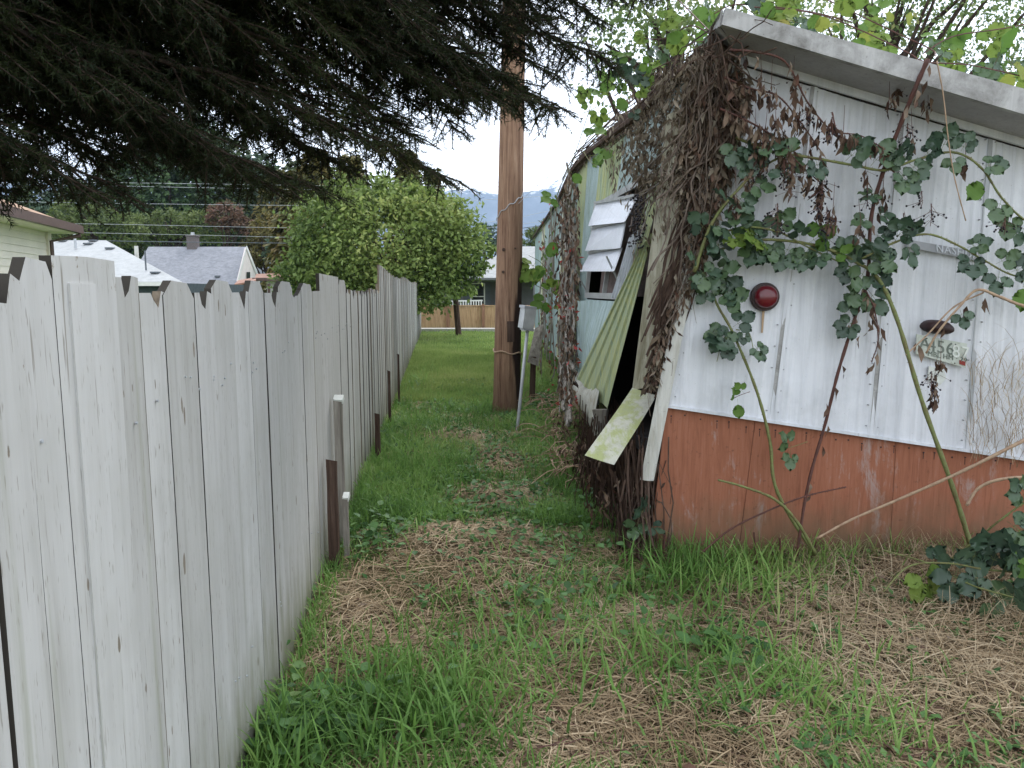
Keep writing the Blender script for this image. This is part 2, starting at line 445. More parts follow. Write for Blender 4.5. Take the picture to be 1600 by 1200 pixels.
M['sticker'] = plain('red_sticker', (.30, .05, .04), .6)
M['badge'] = plain('badge_metal', (.33, .34, .36), .4, .5, .3)
M['galv'] = plain('galvanised_grey', (.42, .44, .46), .5, .5, .2, .15)
M['boxgrey'] = plain('pale_grey_box', (.50, .52, .52), .6, .3)
M['cane_green'] = grimy('green_bramble_stem', (.17, .20, .07), (.13, .07, .04), 3, (10,10,10), .45, .7)
M['cane_red'] = grimy('dark_red_bramble_stem', (.11, .045, .035), (.06, .035, .03), 3, (10,10,10), .45, .7)
M['cane_dry'] = grimy('dry_tan_stem', (.42, .30, .20), (.22, .12, .08), 3, (10,10,10), .45, .75)
M['berry'] = plain('dried_dark_berry', (.012, .009, .016), .45, .4)
M['redberry'] = plain('red_berry', (.40, .025, .03), .4, .4)
M['leaf_blackberry'] = foliage('blackberry_leaf', [(.024,.046,.030),(.046,.086,.052),(.075,.125,.075),(.085,.145,.055),(.16,.18,.06)], .2, .38, spec=.5)
M['leaf_light'] = foliage('light_green_leaf', [(.08,.17,.035),(.15,.25,.05),(.22,.28,.06)], .4)
M['leaf_dead'] = foliage('dead_leaf', [(.030,.018,.013),(.085,.050,.034),(.15,.095,.065),(.23,.18,.13),(.10,.045,.03)], .15, .8)
M['leaf_deadpale'] = foliage('pale_dead_leaf', [(.05,.035,.022),(.12,.09,.06),(.19,.155,.11),(.30,.26,.20),(.10,.065,.04)], .12, .85)
M['leaf_autumn'] = foliage('autumn_leaf', [(.10,.20,.04),(.20,.28,.05),(.36,.33,.09),(.36,.20,.09),(.26,.13,.09),(.10,.06,.04)], .5)
M['joint'] = plain('dirty_board_edge', (.055, .05, .043), .9, .1)
M['leaf_redvine'] = foliage('red_vine_leaf', [(.35,.03,.035),(.25,.05,.04),(.12,.10,.05),(.10,.18,.05),(.06,.04,.03)], .3)
M['maple'] = foliage('yellow_green_leaf', [(.045,.085,.022),(.115,.175,.042),(.21,.28,.075),(.36,.38,.12)], .35, patch=.35)
M['backleaf'] = foliage('bright_green_leaf', [(.06,.12,.035),(.13,.20,.07),(.22,.28,.11),(.32,.33,.14)], .5, patch=.6)
M['grass'] = foliage('grass_blade', [(.055,.12,.028),(.11,.22,.05),(.18,.33,.08),(.28,.40,.12),(.42,.40,.19)], .4, .5, patch=.9)
M['lawn'] = foliage('lawn_blade', [(.12,.19,.05),(.21,.30,.085),(.31,.39,.13),(.42,.42,.20)], .4, .6, patch=.5)
M['weed'] = foliage('weed_leaf', [(.04,.10,.03),(.075,.17,.05),(.12,.24,.075),(.17,.26,.09)], .3, .5)
M['straw'] = foliage('dry_straw', [(.11,.07,.038),(.27,.195,.115),(.43,.335,.215),(.60,.50,.35)], .1, .8, patch=.8)
M['needle'] = foliage('spruce_needle', [(.012,.018,.010),(.022,.032,.014),(.042,.056,.020),(.09,.085,.025)], .12, .6, patch=.7, spec=.15)
M['bark'] = wood_mat('spruce_bark', (.02, .014, .011), (.05, .036, .028), (.09, .07, .055), (9,9,4))
M['deadstem'] = grimy('dead_vine_bark', (.17, .13, .10), (.07, .05, .038), 3, (10,10,10), .4, .7)
M['soil'] = None
print('part a ok')
# ================================================================ GROUND
q = NT('soil_and_thatch')
v = q.coord((1,1,1)); n1 = q.noise(v, 1.3, 5); n2 = q.noise(v, 14, 6, .75); n3 = q.noise(v, 70, 4, .8)
soil = q.ramp(q.math('ADD', q.math('MULTIPLY', n2, .6), q.math('MULTIPLY', n3, .4)), [(.35, (.045,.032,.02)), (.5, (.13,.095,.06)), (.65, (.27,.20,.13))])
green = q.ramp(n3, [(.3, (.04,.08,.02)), (.7, (.12,.20,.05))])
g = q.n('ShaderNodeNewGeometry'); sx = q.t.nodes.new('ShaderNodeSeparateXYZ'); q.t.links.new(g.outputs['Position'], sx.inputs[0])
far = q.ramp(q.math('DIVIDE', sx.outputs[1], 40.0), [(.16, 0.0), (.34, 1.0)])
gm = q.math('MAXIMUM', q.ramp(n1, [(.45, 0.0), (.6, .8)]), far)
q.bump(n3, .6, .02)
M['soil'] = q.done(q.mix(gm, soil, green), .95, .05)
xs = np.concatenate([np.linspace(-600, -16, 18), np.linspace(-14, 14, 113), np.linspace(16, 600, 18)])
ys = np.concatenate([np.linspace(-200, -6, 8), np.linspace(-5, 12, 86), np.linspace(12.5, 45, 50), np.linspace(60, 700, 14)])
X, Y = np.meshgrid(xs, ys, indexing='ij'); Z = gz(X, Y)
V = np.stack([X, Y, Z], -1).reshape(-1, 3); ny = len(ys)
idx = np.arange(len(V)).reshape(len(xs), ny)
T = np.stack([idx[:-1,:-1], idx[1:,:-1], idx[1:,1:], idx[:-1,1:]], -1).reshape(-1, 4)
npmesh('ground', V, T, M['soil'], smooth=True, kind='structure')
M['pavement'] = plain('pale_concrete', (.42, .41, .38), .9, .1)
M['asphalt'] = plain('asphalt', (.06, .06, .062), .9, .1)
mb = MB(); mb.box((0, 30.0, .05), (160, .9, .12)); mb.build('pavement', M['pavement'], kind='structure')

# mountains and hill far behind ------------------------------------------------
def ridge(name, mat, prof, Y0, depth, n=160, amp=.15, base=-5, seed=1, **tg):
    """a relief sheet that climbs away from the viewer to a ragged crest; prof = [(X, height)]"""
    rs = np.random.default_rng(seed); ph = rs.random(40) * 6.28
    nx, nyy = n, 40
    xs_ = np.linspace(prof[0][0], prof[-1][0], nx); ts = np.linspace(0, 1.5, nyy)
    Xg, Tg = np.meshgrid(xs_, ts, indexing='ij')
    H = np.interp(Xg, [p[0] for p in prof], [p[1] for p in prof])
    span = prof[-1][0] - prof[0][0]
    N_ = np.zeros_like(Xg)
    for k in range(1, 14):
        N_ += np.sin(Xg / span * 6.28 * (2.1 * k + .7) + ph[k] + 3 * np.sin(Tg * k * .9 + ph[k+14])) * np.cos(Tg * (1.1*k) + ph[k+13]) / k
    shape = np.where(Tg < 1, Tg ** .9, 1 - (Tg - 1) * 1.2)
    Zg = base + (H - base) * shape * (1 + amp * N_ * .5 * np.minimum(1, Tg + .2))
    Yg = Y0 + depth * Tg
    V_ = np.stack([Xg, Yg, Zg], -1).reshape(-1, 3); id_ = np.arange(len(V_)).reshape(nx, nyy)
    T_ = np.stack([id_[:-1,:-1], id_[1:,:-1], id_[1:,1:], id_[:-1,1:]], -1).reshape(-1, 4)
    return npmesh(name, V_, T_, mat, smooth=False, **tg)
q = NT('forested_mountain_with_snow'); n = q.noise(q.coord((1,1,1)), .012, 8, .7); n2 = q.noise(q.coord((1,1,1)), .035, 6, .7)
hazy_rock = q.ramp(n, [(.35, (.02,.04,.05)), (.55, (.04,.065,.08)), (.75, (.11,.13,.16))])  # distance haze painted in: rock colour pushed towards blue
zz = q.math('ADD', q.z(), q.math('MULTIPLY', n2, 260.0))
snow = q.ramp(q.math('DIVIDE', zz, 1000.0), [(.545, 0.0), (.58, 1.0)])
q.t.links.new(q.mix(snow, hazy_rock, (.8,.82,.85)), q.b.inputs['Base Color']); M['mountain'] = q.m; q.b.inputs['Roughness'].default_value = 1
ridge('mountain', M['mountain'], [(-3500, 700), (-2600, 640), (-1900, 700), (-1500, 560), (-900, 500), (-500, 410), (-150, 430), (-60, 408), (120, 425), (230, 490), (420, 480), (700, 540), (1400, 460), (2500, 500), (3600, 600)], 2500, 700, 260, .05, -20, 3, kind='structure')
M['hill'] = plain('forested_hill', (.022, .045, .02), 1, 0, 0, .6, .12)
ridge('hill', M['hill'], [(-420, 44), (-300, 46), (-210, 40), (-150, 30), (-95, 20), (-60, 13), (-20, 6), (20, 3), (80, 5), (300, 8)], 190, 110, 120, .06, -3, 5, kind='structure')

# ================================================================ FENCE
fence = thing('board_fence', (fence_x(5), 5, 0), 'long white painted board fence with broken dog-eared tops beside the grass path', 'fence')
nrm = Vector((1, -FK, 0)).normalized()    # towards the path (camera side is +x)
dirv = Vector((FK, 1, 0)).normalized()
def fpt(y, z, off): return Vector((fence_x(y), y, z)) + nrm * off
def board(y0, y1, ztop, off, style='flat', th=.02, zb=None):
    L = y1 - y0; zb = -.03 + .02 * random.random() if zb is None else zb
    tilt = random.uniform(-.003, .003)
    def P(a, z): return fpt(y0 + a * L + tilt * z, z, off + .002 * math.sin(7 * y0))
    if style == 'ear': top = [(1, ztop-random.uniform(.02,.05)), (random.uniform(.74,.86), ztop-random.uniform(0,.006)), (random.uniform(.16,.28), ztop), (0, ztop-random.uniform(.025,.055))]
    elif style == 'chip':
        c = random.uniform(.35, .65)
        top = [(1, ztop-random.uniform(0,.012)), (c+.22, ztop), (c+.08, ztop-random.uniform(.03,.07)), (c-.1, ztop-random.uniform(.02,.05)), (c-.2, ztop-.004), (0, ztop-.004)]
    elif style == 'rag':
        top = [(1, ztop-random.uniform(0,.05))] + [(1-k/5., ztop-random.uniform(0,.04)) for k in range(1,5)] + [(0, ztop-random.uniform(0,.04))]
    else: top = [(1, ztop-random.uniform(0,.008)), (.5, ztop-random.uniform(0, .004)), (0, ztop-random.uniform(0,.008))]
    # slightly wavering edges
    e1 = [(1-random.uniform(0,.02), .55), (1-random.uniform(0,.02), 1.1)]; e0 = [(random.uniform(0,.02), 1.1), (random.uniform(0,.02), .55)]
    poly = [P(0, zb), P(1, zb)] + [P(a, z) for a, z in e1 if z < ztop-.1] + [P(a, z) for a, z in top] + [P(a, z) for a, z in e0 if z < ztop-.1]
    m = MB(); m.prism(poly, -nrm * th)
    o = m.build('board', M['fence'], fence, edge=M['joint'] if random.random() < .75 else M['bare'])
    return o
# boards traced where the photograph shows them: px left, px right, py top, style, set back?
near = [(-150,-92,432,'flat',0),(-90,-30,428,'ear',0),(-28,42,427,'chip',1),(41,96,404,'ear',0),(95,192,399,'flat',0),(191,229,431,'chip',1),(228,268,455,'chip',1),(264,312,439,'ear',0),(311,341,455,'chip',1),(338,371,438,'ear',0),
        (370,397,455,'chip',1),(395,419,439,'ear',0),(419,442,456,'chip',1),(440,462,440,'ear',0),(462,476,452,'rag',1),(476,493,443,'ear',0),(493,507,454,'flat',1),(505,534,430,'flat',0),(534,545,438,'ear',0)]
yend = 0
random.seed(3)
for a, b, t, st, back in near:
    ya, yb = fence_Y(a), fence_Y(b)
    zt = on_fence((a+b)/2, t).z
    g_ = random.choice([.0014, .0022, .003, .004])*(.45 if ya < 1.7 else 1)
    board(ya+g_, yb-g_, zt, random.uniform(-.003, 0) , st); yend = yb
# a short patch board nailed on, and cover battens seen on the nearest boards
pb = MB(); ya, yb = fence_Y(116), fence_Y(156)
pb.prism([fpt(ya, .02, .005), fpt(yb, .02, .005), fpt(yb, on_fence(136, 443).z, .005), fpt(ya, on_fence(136, 443).z, .005)], -nrm*.0045)
pb.build('board', M['fence'], fence)
y = yend; k = 0; stepY = fence_Y(596)
while y < 29.5:
    wdt = random.uniform(.125, .15)
    if y < stepY: zt = (1.62 if k % 2 == 0 else 1.585) + random.uniform(-.02, .02); st = random.choice(['ear', 'rag', 'chip']) if k % 2 == 0 else 'rag'
    else:
        zt = 1.85 + random.uniform(-.015, .015) + .03 * math.sin(y * .9); st = random.choice(['flat', 'ear', 'flat'])
        if abs(y - stepY) < .5: zt = 1.90
    board(y+random.choice([.003,.004,.006]), y+wdt-.003, zt, (-.004 if k % 2 else 0) + random.uniform(-.003,.003), st)
    y += wdt; k += 1
# rails and posts behind, plus grey post stub at the path side
for z_, n_ in ((.35, 0), (1.35, 1)):
    m = MB(); m.prism([fpt(.2, z_-.045, -.036), fpt(29.5, z_-.045, -.036), fpt(29.5, z_+.045, -.036), fpt(.2, z_+.045, -.036)], -nrm*.04); m.build('rail', M['bare'], fence)
yy = .6
while yy < 29.5:
    zt = 1.45 if yy < stepY else 1.7
    m = MB(); m.box(fpt(yy, zt/2-.1, -.13), (.09, .09, zt+.2)); m.build('post', M['bare'], fence); yy += 2.4
# nail heads / knots standing a little proud
nh = MB(); random.seed(5)
for i in range(60):
    yy = 1.2 + random.random() ** 1.6 * 6; z_ = random.choice([.36, 1.33, 1.36, .33]) + random.uniform(-.02, .02)
    nh.lathe(fpt(yy, z_, .002), nrm, [(.0035, -.004), (.0035, .001), (.001, .0015)], 6)
nh.build('nail_heads', M['galv'], fence, kind='stuff')

# stakes standing against the fence
def stake(px, ytop, ybot_px, wpx, mat, label, lean=0.0, name='fence_stake', off=.06, depth=.05, cap=None):
    y0 = fence_Y(px, off); top = on_fence(px, ytop, off).z; wd = .05; depth = max(.03, (wpx-4) * y0 / F)
    a = fpt(y0, 0, off)
    th_ = thing(name, (a.x, a.y, 0), label, 'stake')
    th_['category'] = 'post'
    m = MB(); hw = depth
    n_ = 5
    ring = []
    for i in range(n_+1):
        z_ = lerp(-.1, top, i/n_); s = 1 - .06*math.sin(i*1.9)
        c = a + Vector((lean*z_*.3, lean*z_, z_))
        ring.append([c + nrm*(-hw*.5*s) - dirv*(wd/2*s), c + nrm*(hw*.5*s) - dirv*(wd/2*s), c + nrm*(hw*.5*s) + dirv*(wd/2*s), c + nrm*(-hw*.5*s) + dirv*(wd/2*s)])
    for i in range(n_+1):
        for k_, p in enumerate(ring[i]): m.v.append(tuple(p + Vector((0,0,(.012*((k_*7+i*3) % 4)-.018) if i == n_ else 0))))
    for i in range(n_):
        for k_ in range(4): m.f.append((i*4+k_, i*4+(k_+1) % 4, (i+1)*4+(k_+1) % 4, (i+1)*4+k_))
    m.f.append((n_*4, n_*4+1, n_*4+2, n_*4+3))
    m.build('shaft', mat, th_)
    if cap:
        m = MB(); c = a + Vector((lean*top*.3, lean*top, top+.012)) + nrm*.005
        m.box(c, (hw*1.15, wd*1.05, .03), Matrix.Rotation(R(28), 3, 'X')); m.build('cap', M['platewhite'], th_)
    return th_
stake(514, 727, 950, 20, M['brownstake'], 'dark brown rotten stake standing nearest against the white fence', off=.055, depth=.05)
stake(527, 628, 740, 17, M['greywood'], 'tall grey stake with white cut top behind the nearest dark stake', off=.045, depth=.04, cap=True)
stake(534, 792, 900, 12, M['greywood'], 'short grey stub with pale top beside the nearest dark stake', off=.10, depth=.04, cap=True)
stake(588, 650, 730, 12, M['brownstake'], 'short brown flat-topped stake, second clump along the fence', off=.09, depth=.06)
stake(608, 580, 655, 8, M['brownstake'], 'splintered dark stake against the fence before the tall boards', off=.08, depth=.06)
stake(623, 553, 600, 6, M['brownstake'], 'small far stake at the foot of the brightest fence boards', off=.10, depth=.06)

# thin metal pole at the far end of the fence
pz = at(652, 440, 27.5); pole_t = thing('metal_pole', (pz.x, 27.5, 0), 'thin pale metal pole rising above the far end of the white fence', 'pole')
m = MB(); m.tube([(pz.x, 27.5, -.2), (pz.x, 27.5, at(652, 440, 27.5).z), (pz.x-.05, 27.5, at(651, 391, 27.5).z)], .05, 8); m.build('shaft', M['galv'], pole_t)

# ================================================================ UTILITY POLE
q = NT('utility_pole_wood'); v = q.coord((16, 16, .9)); n = q.noise(v, 1.5, 9, .72, .5)
c = q.ramp(n, [(.30, (.06,.035,.025)), (.43, (.22,.13,.085)), (.6, (.34,.22,.145)), (.8, (.46,.34,.25))])
ck = q.noise(q.coord((38, 38, .6)), 1.1, 6, .7, .3); c = q.mix(q.ramp(ck, [(.60, 0.0), (.66, .85)]), c, (.07,.03,.02))
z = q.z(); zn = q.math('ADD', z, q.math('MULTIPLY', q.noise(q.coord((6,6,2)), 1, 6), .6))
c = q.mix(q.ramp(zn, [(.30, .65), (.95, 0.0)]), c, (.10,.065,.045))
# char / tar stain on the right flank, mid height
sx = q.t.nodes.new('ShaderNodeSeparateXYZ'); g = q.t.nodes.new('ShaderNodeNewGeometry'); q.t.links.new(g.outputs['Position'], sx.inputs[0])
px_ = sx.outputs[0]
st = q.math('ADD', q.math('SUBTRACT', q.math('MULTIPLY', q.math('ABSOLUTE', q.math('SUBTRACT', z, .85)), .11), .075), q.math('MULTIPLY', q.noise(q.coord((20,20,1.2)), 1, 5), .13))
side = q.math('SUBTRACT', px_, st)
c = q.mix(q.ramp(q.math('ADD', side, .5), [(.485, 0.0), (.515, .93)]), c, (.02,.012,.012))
q.bump(q.math('ADD', n, q.math('MULTIPLY', ck, -1.0)), .9, .02)
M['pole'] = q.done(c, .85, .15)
b0 = gnd(791, 642); PY = b0.y
up_ = thing('utility_pole', (b0.x, PY, 0), 'thick brown wooden utility pole standing in the grass between fence and trailer', 'pole')
top = at(802, 60, PY)
ax = (top - b0) / (top.z - b0.z)
m = MB()
zs = [-.3, 0, .15, .5, 1, 1.5, 2, 2.5, 3, 3.5, 4, 5, 6.5, 8, 9.5]
def pole_c(z): return Vector((b0.x, PY, 0)) + Vector((ax.x, ax.y, 0)) * z
def pole_r(z): return .182 - .0068*z + (.02 if z < .1 else 0)
sides = 40; n0 = 0
for z_ in zs:
    for k in range(sides):
        a = 2*math.pi*k/sides; rr = pole_r(z_) * (1 + .016*math.sin(5*a+1.1) + .012*math.sin(11*a+z_*.4) - (.04 if k in (7, 21, 33) else 0))
        m.v.append(tuple(pole_c(z_) + Vector((math.cos(a)*rr, math.sin(a)*rr, z_))))
for i in range(len(zs)-1):
    for k in range(sides): m.f.append((i*sides+k, i*sides+(k+1) % sides, (i+1)*sides+(k+1) % sides, (i+1)*sides+k))
m.f.append(tuple((len(zs)-1)*sides+k for k in range(sides)))
m.build('shaft', M['pole'], up_, smooth=True)
def wrap(z0, z1, turns, r, mat, name, a0=0):
    pts = []
    for i in range(30):
        t = i/29; z_ = lerp(z0, z1, t); a = a0 + turns*2*math.pi*t
        pts.append(pole_c(z_) + Vector((math.cos(a)*(pole_r(z_)+.008), math.sin(a)*(pole_r(z_)+.008), z_ + .015*math.sin(i))))
    mm = MB(); mm.tube(pts, r, 5); return mm.build(name, mat, up_)
zw = at(790, 552, PY).z
wrap(zw+.05, zw-.04, 1.0, .010, M['cane_dry'], 'strap', R(150))
wrap(at(790, 345, PY).z, at(790, 300, PY).z, .5, .006, M['galv'], 'wire', R(180))
m = MB(); zc = at(790, 517, PY).z; a0 = R(-92)
m.grid(lambda u, v: pole_c(zc) + Vector((math.cos(a0+u*R(30))*(pole_r(zc)+.012), math.sin(a0+u*R(30))*(pole_r(zc)+.012), zc + (v-.5)*.27)), 4, 1)
m.build('plate', M['brownstake'], up_)
for (kx, ky, kr) in ((787, 390, .022), (786, 425, .018), (805, 388, .012)):
    p = at(kx, ky, PY-.165); m = MB(); m.lathe(p, (0,-1,0), [(kr, -.02), (kr, .0), (kr*.7, .006), (kr*.3, .002)], 12)
    m.build('knot', M['brownstake'], up_)

# ================================================================ METER PEDESTAL + LEANING BOARD
pb_ = gnd(808, 672); PYD = pb_.y
ped = thing('utility_pedestal', (pb_.x, PYD, 0), 'pale grey metal box on a thin leaning pipe beside the utility pole', 'pedestal')
tp = at(825, 515, PYD); m = MB(); m.tube([pb_ - Vector((0,0,.1)), pb_, tp + Vector((0,0,.06))], .019, 10); m.build('pipe', M['galv'], ped, smooth=True)
bl = at(811, 515, PYD); br = at(836, 515, PYD); tz = at(823, 480, PYD)
cx, wz = (bl.x+br.x)/2, br.x-bl.x; hz = tz.z-bl.z
rot = Matrix.Rotation(R(8), 3, 'Y') @ Matrix.Rotation(R(28), 3, 'Z')
m = MB(); m.box((cx, PYD, (tz.z+bl.z)/2), (wz*.80, wz*.62, hz*.9), rot); bx_ = m.build('box', M['boxgrey'], ped)
m = MB(); m.box((cx+.01, PYD, tz.z+.0), (wz*.86, wz*.70, .03), rot); m.build('lid', M['galv'], ped)
m = MB(); m.box((cx-.003, PYD, bl.z+.006), (wz*.7, wz*.5, .03), rot); m.build('base', M['galv'], ped)
p0, p1, p2, p3 = at(836, 513, 10.6), at(850, 507, 10.6), at(841, 572, 10.3), at(824, 566, 10.3)
lb = thing('leaning_board', (p2.x, p2.y, 0), 'grey weathered board leaning behind the metal box at the trailer side', 'board')
bb = (p3+p2)/2; f_ = (Vector((bb.x-.03, 10.2, 0.0)) - bb)
m = MB(); m.prism([p0, p1, p2, p3], (0, .04, 0)); m.build('plank', M['greywood'], lb)
m = MB(); m.prism([(p3+p2)/2 + Vector((-.03,.045,.1)), (p3+p2)/2 + Vector((.05,.045,.1)), Vector((bb.x+.03, 10.36, -.05)), Vector((bb.x-.05, 10.36, -.05))], (0, .04, 0)); m.build('stake', M['brownstake'], lb)

# ================================================================ MOBILE HOME
YW = 4.4
home = thing('mobile_home', (2.6, YW, 0), 'derelict white and blue trailer home overgrown with brambles, red-brown skirting, tail light', 'mobile home')
home['category'] = 'trailer home'
# end wall panels between ribs, px at bottom / px at top
seams = [(1043, 1146), (1205, 1272), (1361, 1412), (1511, 1549), (1668, 1690), (1830, 1835), (1950, 1950)]
def wall_bot(px): return 635 + (px-1040) * .1485
def wall_top(px): return 92 + (px-1160) * .2886
def wall_pt(px_b, px_t, v, off=0.0):
    x = lerp(px_b, px_t, v); yb = wall_bot(px_b); yt = wall_top(px_t)
    return at(x, lerp(yb, yt, v), YW - off)
for i in range(len(seams)-1):
    b0_, t0_ = seams[i]; b1_, t1_ = seams[i+1]
    def fn(u, v):
        rib = 0.0
        if u < .012: rib = -.0
        e = min(u, 1-u)
        ridge_ = .004 * (1 if (u*7 % 1) > .82 else 0)
        bow = .010 * math.sin(math.pi*u) * math.sin(math.pi*v*1.4 + i) + .004*math.sin(9*v+3*u)
        if i == 3: bow -= .004
        lip = .010 if e < .03 else (.004 if e < .05 else 0)
        return wall_pt(b0_, t0_, v, 0) * (1-u) + wall_pt(b1_, t1_, v, 0) * u + Vector((0, -(lip + ridge_ + bow + .012), 0))
    m = MB(); us = 34
    m.grid(fn, us, 10)
    m.build('wall_panel', M['white'], home, smooth=False)
# dark joints: battens
for (b_, t_) in seams[1:4]:
    m = MB(); m.prism([wall_pt(b_-3.5, t_-3, 0, .02), wall_pt(b_+3.5, t_+3, 0, .02), wall_pt(b_+3.5, t_+3, 1, .02), wall_pt(b_-3.5, t_-3, 1, .02)], (0, .04, 0))
    m.build('seam_strip', M['galv'] if b_ == 1511 else M['fascia'], home)
# solid core behind the skin
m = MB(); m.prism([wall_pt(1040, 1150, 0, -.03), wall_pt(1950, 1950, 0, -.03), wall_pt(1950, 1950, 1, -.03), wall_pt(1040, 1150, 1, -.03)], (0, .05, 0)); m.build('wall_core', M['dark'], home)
# skirting sheets
sk = [(1041, 1012), (1180, 1152), (1400, 1390), (1640, 1640), (1950, 1950)]
for i in range(len(sk)-1):
    a, a2 = sk[i]; b, b2 = sk[i+1]
    tl, tr = at(a, wall_bot(a)+2, YW), at(b, wall_bot(b)+2, YW)
    bl_, br_ = at(a2, 866, YW), at(b2, 866, YW); bl_.z = br_.z = -.08
    gp = Vector((.0015, 0, 0))
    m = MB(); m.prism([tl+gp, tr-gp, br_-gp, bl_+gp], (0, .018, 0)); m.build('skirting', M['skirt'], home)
m = MB(); random.seed(8)
for i in range(26):
    px_ = 1052 + i*23 + random.uniform(-6, 6); p = at(px_, wall_bot(px_) + random.uniform(8, 14), YW-.001); m.lathe(p, (0, -1, 0), [(.005, -.01), (.005, .003), (.002, .004)], 7)
    if random.random() < .45: m.box(p - Vector((0, 0, .02 + .01*random.random())), (.004, .001, .035))
m.build('nails', M['rubber'], home, kind='stuff')
m = MB()
for (b_, t_) in seams[:5]:
    for k in range(16):
        for dx_ in (-9, 9):
            if random.random() < .25: continue
            v_ = (k+.5)/16; p = wall_pt(b_+dx_, t_+dx_*.8, v_, .022); m.lathe(p, (0, -1, 0), [(.004, -.01), (.004, .003), (.0015, .0045)], 6)
m.build('screws', M['badge'], home, kind='stuff')
# metal drip edge under the white wall, with nails
m = MB(); a_, b_ = at(1040, wall_bot(1040)-3, YW-.035), at(1950, wall_bot(1950)-3, YW-.035); c_ = Vector((0,0,-.018))
m.prism([a_, b_, b_+c_, a_+c_], (0, .03, 0)); m.build('drip_edge', M['white'], home)
m = MB(); m.prism([at(1163, 86, YW-.05), at(1950, 318, YW-.05), at(1950, 332, YW-.05), at(1163, 99, YW-.05)], (0, .06, 0)); m.build('top_trim', M['white'], home)
m = MB(); m.prism([at(1163, 99.5, YW-.028), at(1950, 332.5, YW-.028), at(1950, 336, YW-.028), at(1163, 102, YW-.028)], (0, .03, 0)); m.build('shadow_strip', M['dark'], home)  # dark strip standing in for the line of shade under the trim
# overhanging fascia with soffit
YF = YW - .36
f0, f1, f2, f3 = at(1134, 12, YF), at(1760, 182, YF), at(1760, 226, YF), at(1128, 38, YF)
m = MB(); m.prism([f0, f1, f2, f3], (0, .035, 0)); fa = m.build('fascia', M['fascia'], home)
s2, s3 = at(1760, 268, YW-.02), at(1158, 88, YW-.02)
m = MB(); m.prism([f3+Vector((0,.036,.004)), f2+Vector((0,.036,.004)), s2, s3], (0, 0, .015)); m.build('soffit', M['soffit'], home)
# left end cap of fascia
g0 = f3 + Vector((0,.035,0)); g1 = f0 + Vector((0,.035,0))
m = MB(); m.prism([f0+Vector((-.002,0.036,0)), f0+Vector((.012,YW-YF,0)), s3, f3+Vector((-.002,.036,0))], (-.012,0,0)); m.build('fascia_end', M['fascia'], home)
# small tray of dirt on fascia top is left to the vines. Roof sheet --------------------
def roof_fn(u, v):
    yy = lerp(YW-.34, 20.2, u)
    zl = lerp(interp([(4.0, f0.z-.01), (5.2, 3.02), (20.2, ZT)], yy), 0, 0)
    xl = interp([(4.0, f0.x+.02), (4.9, side_x(4.9, ZT)-.03), (6.2, side_x(6.2, ZT)-.05), (7.8, side_x(7.8, ZT)-.05), (9, side_x(9, ZT)-.05), (20.2, side_x(20, ZT)-.05)], yy)
    if yy > 4.9: xl = side_x(yy, ZT) - .06
    return Vector((lerp(xl, 4.6, v), yy, zl - .95*v*(1 if yy < 12 else .8) + .10*math.sin(math.pi*v)*v))
m = MB(); m.grid(roof_fn, 60, 10); m.build('roof', M['fascia'], home, smooth=True)
# gutter along the side eave
pts = [Vector((side_x(yy, ZT)-.06, yy, ZT+.01)) for yy in np.linspace(4.7, 20, 60)]
m = MB(); m.tube(pts, .028, 6); m.build('gutter', M['brownstake'], home)
# far side and floor, back wall: closes the body
m = MB(); m.box((4.4, 12.2, 1.75), (.05, 15.5, 2.5)); m.build('side_wall', M['white'], home)
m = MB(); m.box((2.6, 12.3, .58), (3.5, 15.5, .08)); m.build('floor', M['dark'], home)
m = MB(); m.box((2.5, 20.1, 1.8), (3.7, .06, 2.45)); m.build('back_wall', M['blue'], home)
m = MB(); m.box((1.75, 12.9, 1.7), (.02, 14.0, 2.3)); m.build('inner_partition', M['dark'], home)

def side_panel(name, quad, mat, off=0.0, corr=.012, pitch=.10, nv=10, bow=0.0, smooth=False):
    """quad = TL,TR,BR,BL as (y,z); a corrugated sheet on the side wall"""
    (y0,z0),(y1,z1),(y2,z2),(y3,z3) = quad; L = abs(y1-y0); nu = max(6, int(L/pitch*6))
    def fn(u, v):
        yy = lerp(lerp(y0, y1, u), lerp(y3, y2, u), v); zz = lerp(lerp(z0, z1, u), lerp(z3, z2, u), v)
        ph = (yy/pitch) % 1.0; c_ = corr if ph > .75 else (corr*.4 if .3 < ph < .4 else 0)
        return Vector((side_x(yy, zz) - off - c_ - bow*math.sin(math.pi*u)*math.sin(math.pi*v), yy, zz))
    m = MB(); m.grid(fn, nu, nv); return m.build(name, mat, home, smooth=smooth)
def S(px, py): p = on_side(px, py); return (p.y, p.z)
wTL, wTR, wBR, wBL = S(925, 319), S(998, 302), S(966, 467), S(903, 456)
yN, yFar = 5.0, wTL[0]
ztl, zbl = 2.42, 1.56
# above window: blue, lime strip, blue
side_panel('side_panel', [(6.7, ZT), (5.0, ZT), (5.0, ztl), (6.7, ztl)], M['blueplate'], 0, .004, .25, bow=.03)
side_panel('side_panel', [(7.5, ZT), (6.7, ZT), (6.7, ztl), (7.5, ztl)], M['lime'])
side_panel('side_panel', [(8.1, ZT), (7.5, ZT), (7.5, .62), (8.1, .62)], M['blueplate'])
side_panel('side_panel', [(8.7, ZT), (8.1, ZT), (8.1, .62), (8.7, .62)], M['lime'])
yy = 8.7; i = 0
for wdt in (1.0, .5, 1.1, .8, 1.2, 1.2, 1.2, 1.2, 1.2, 1.3, .5):
    side_panel('side_panel', [(yy+wdt, ZT), (yy, ZT), (yy, .6), (yy+wdt, .6)], M[['blue','blueplate','limepale','blueplate','blue'][i % 5]]); yy += wdt; i += 1
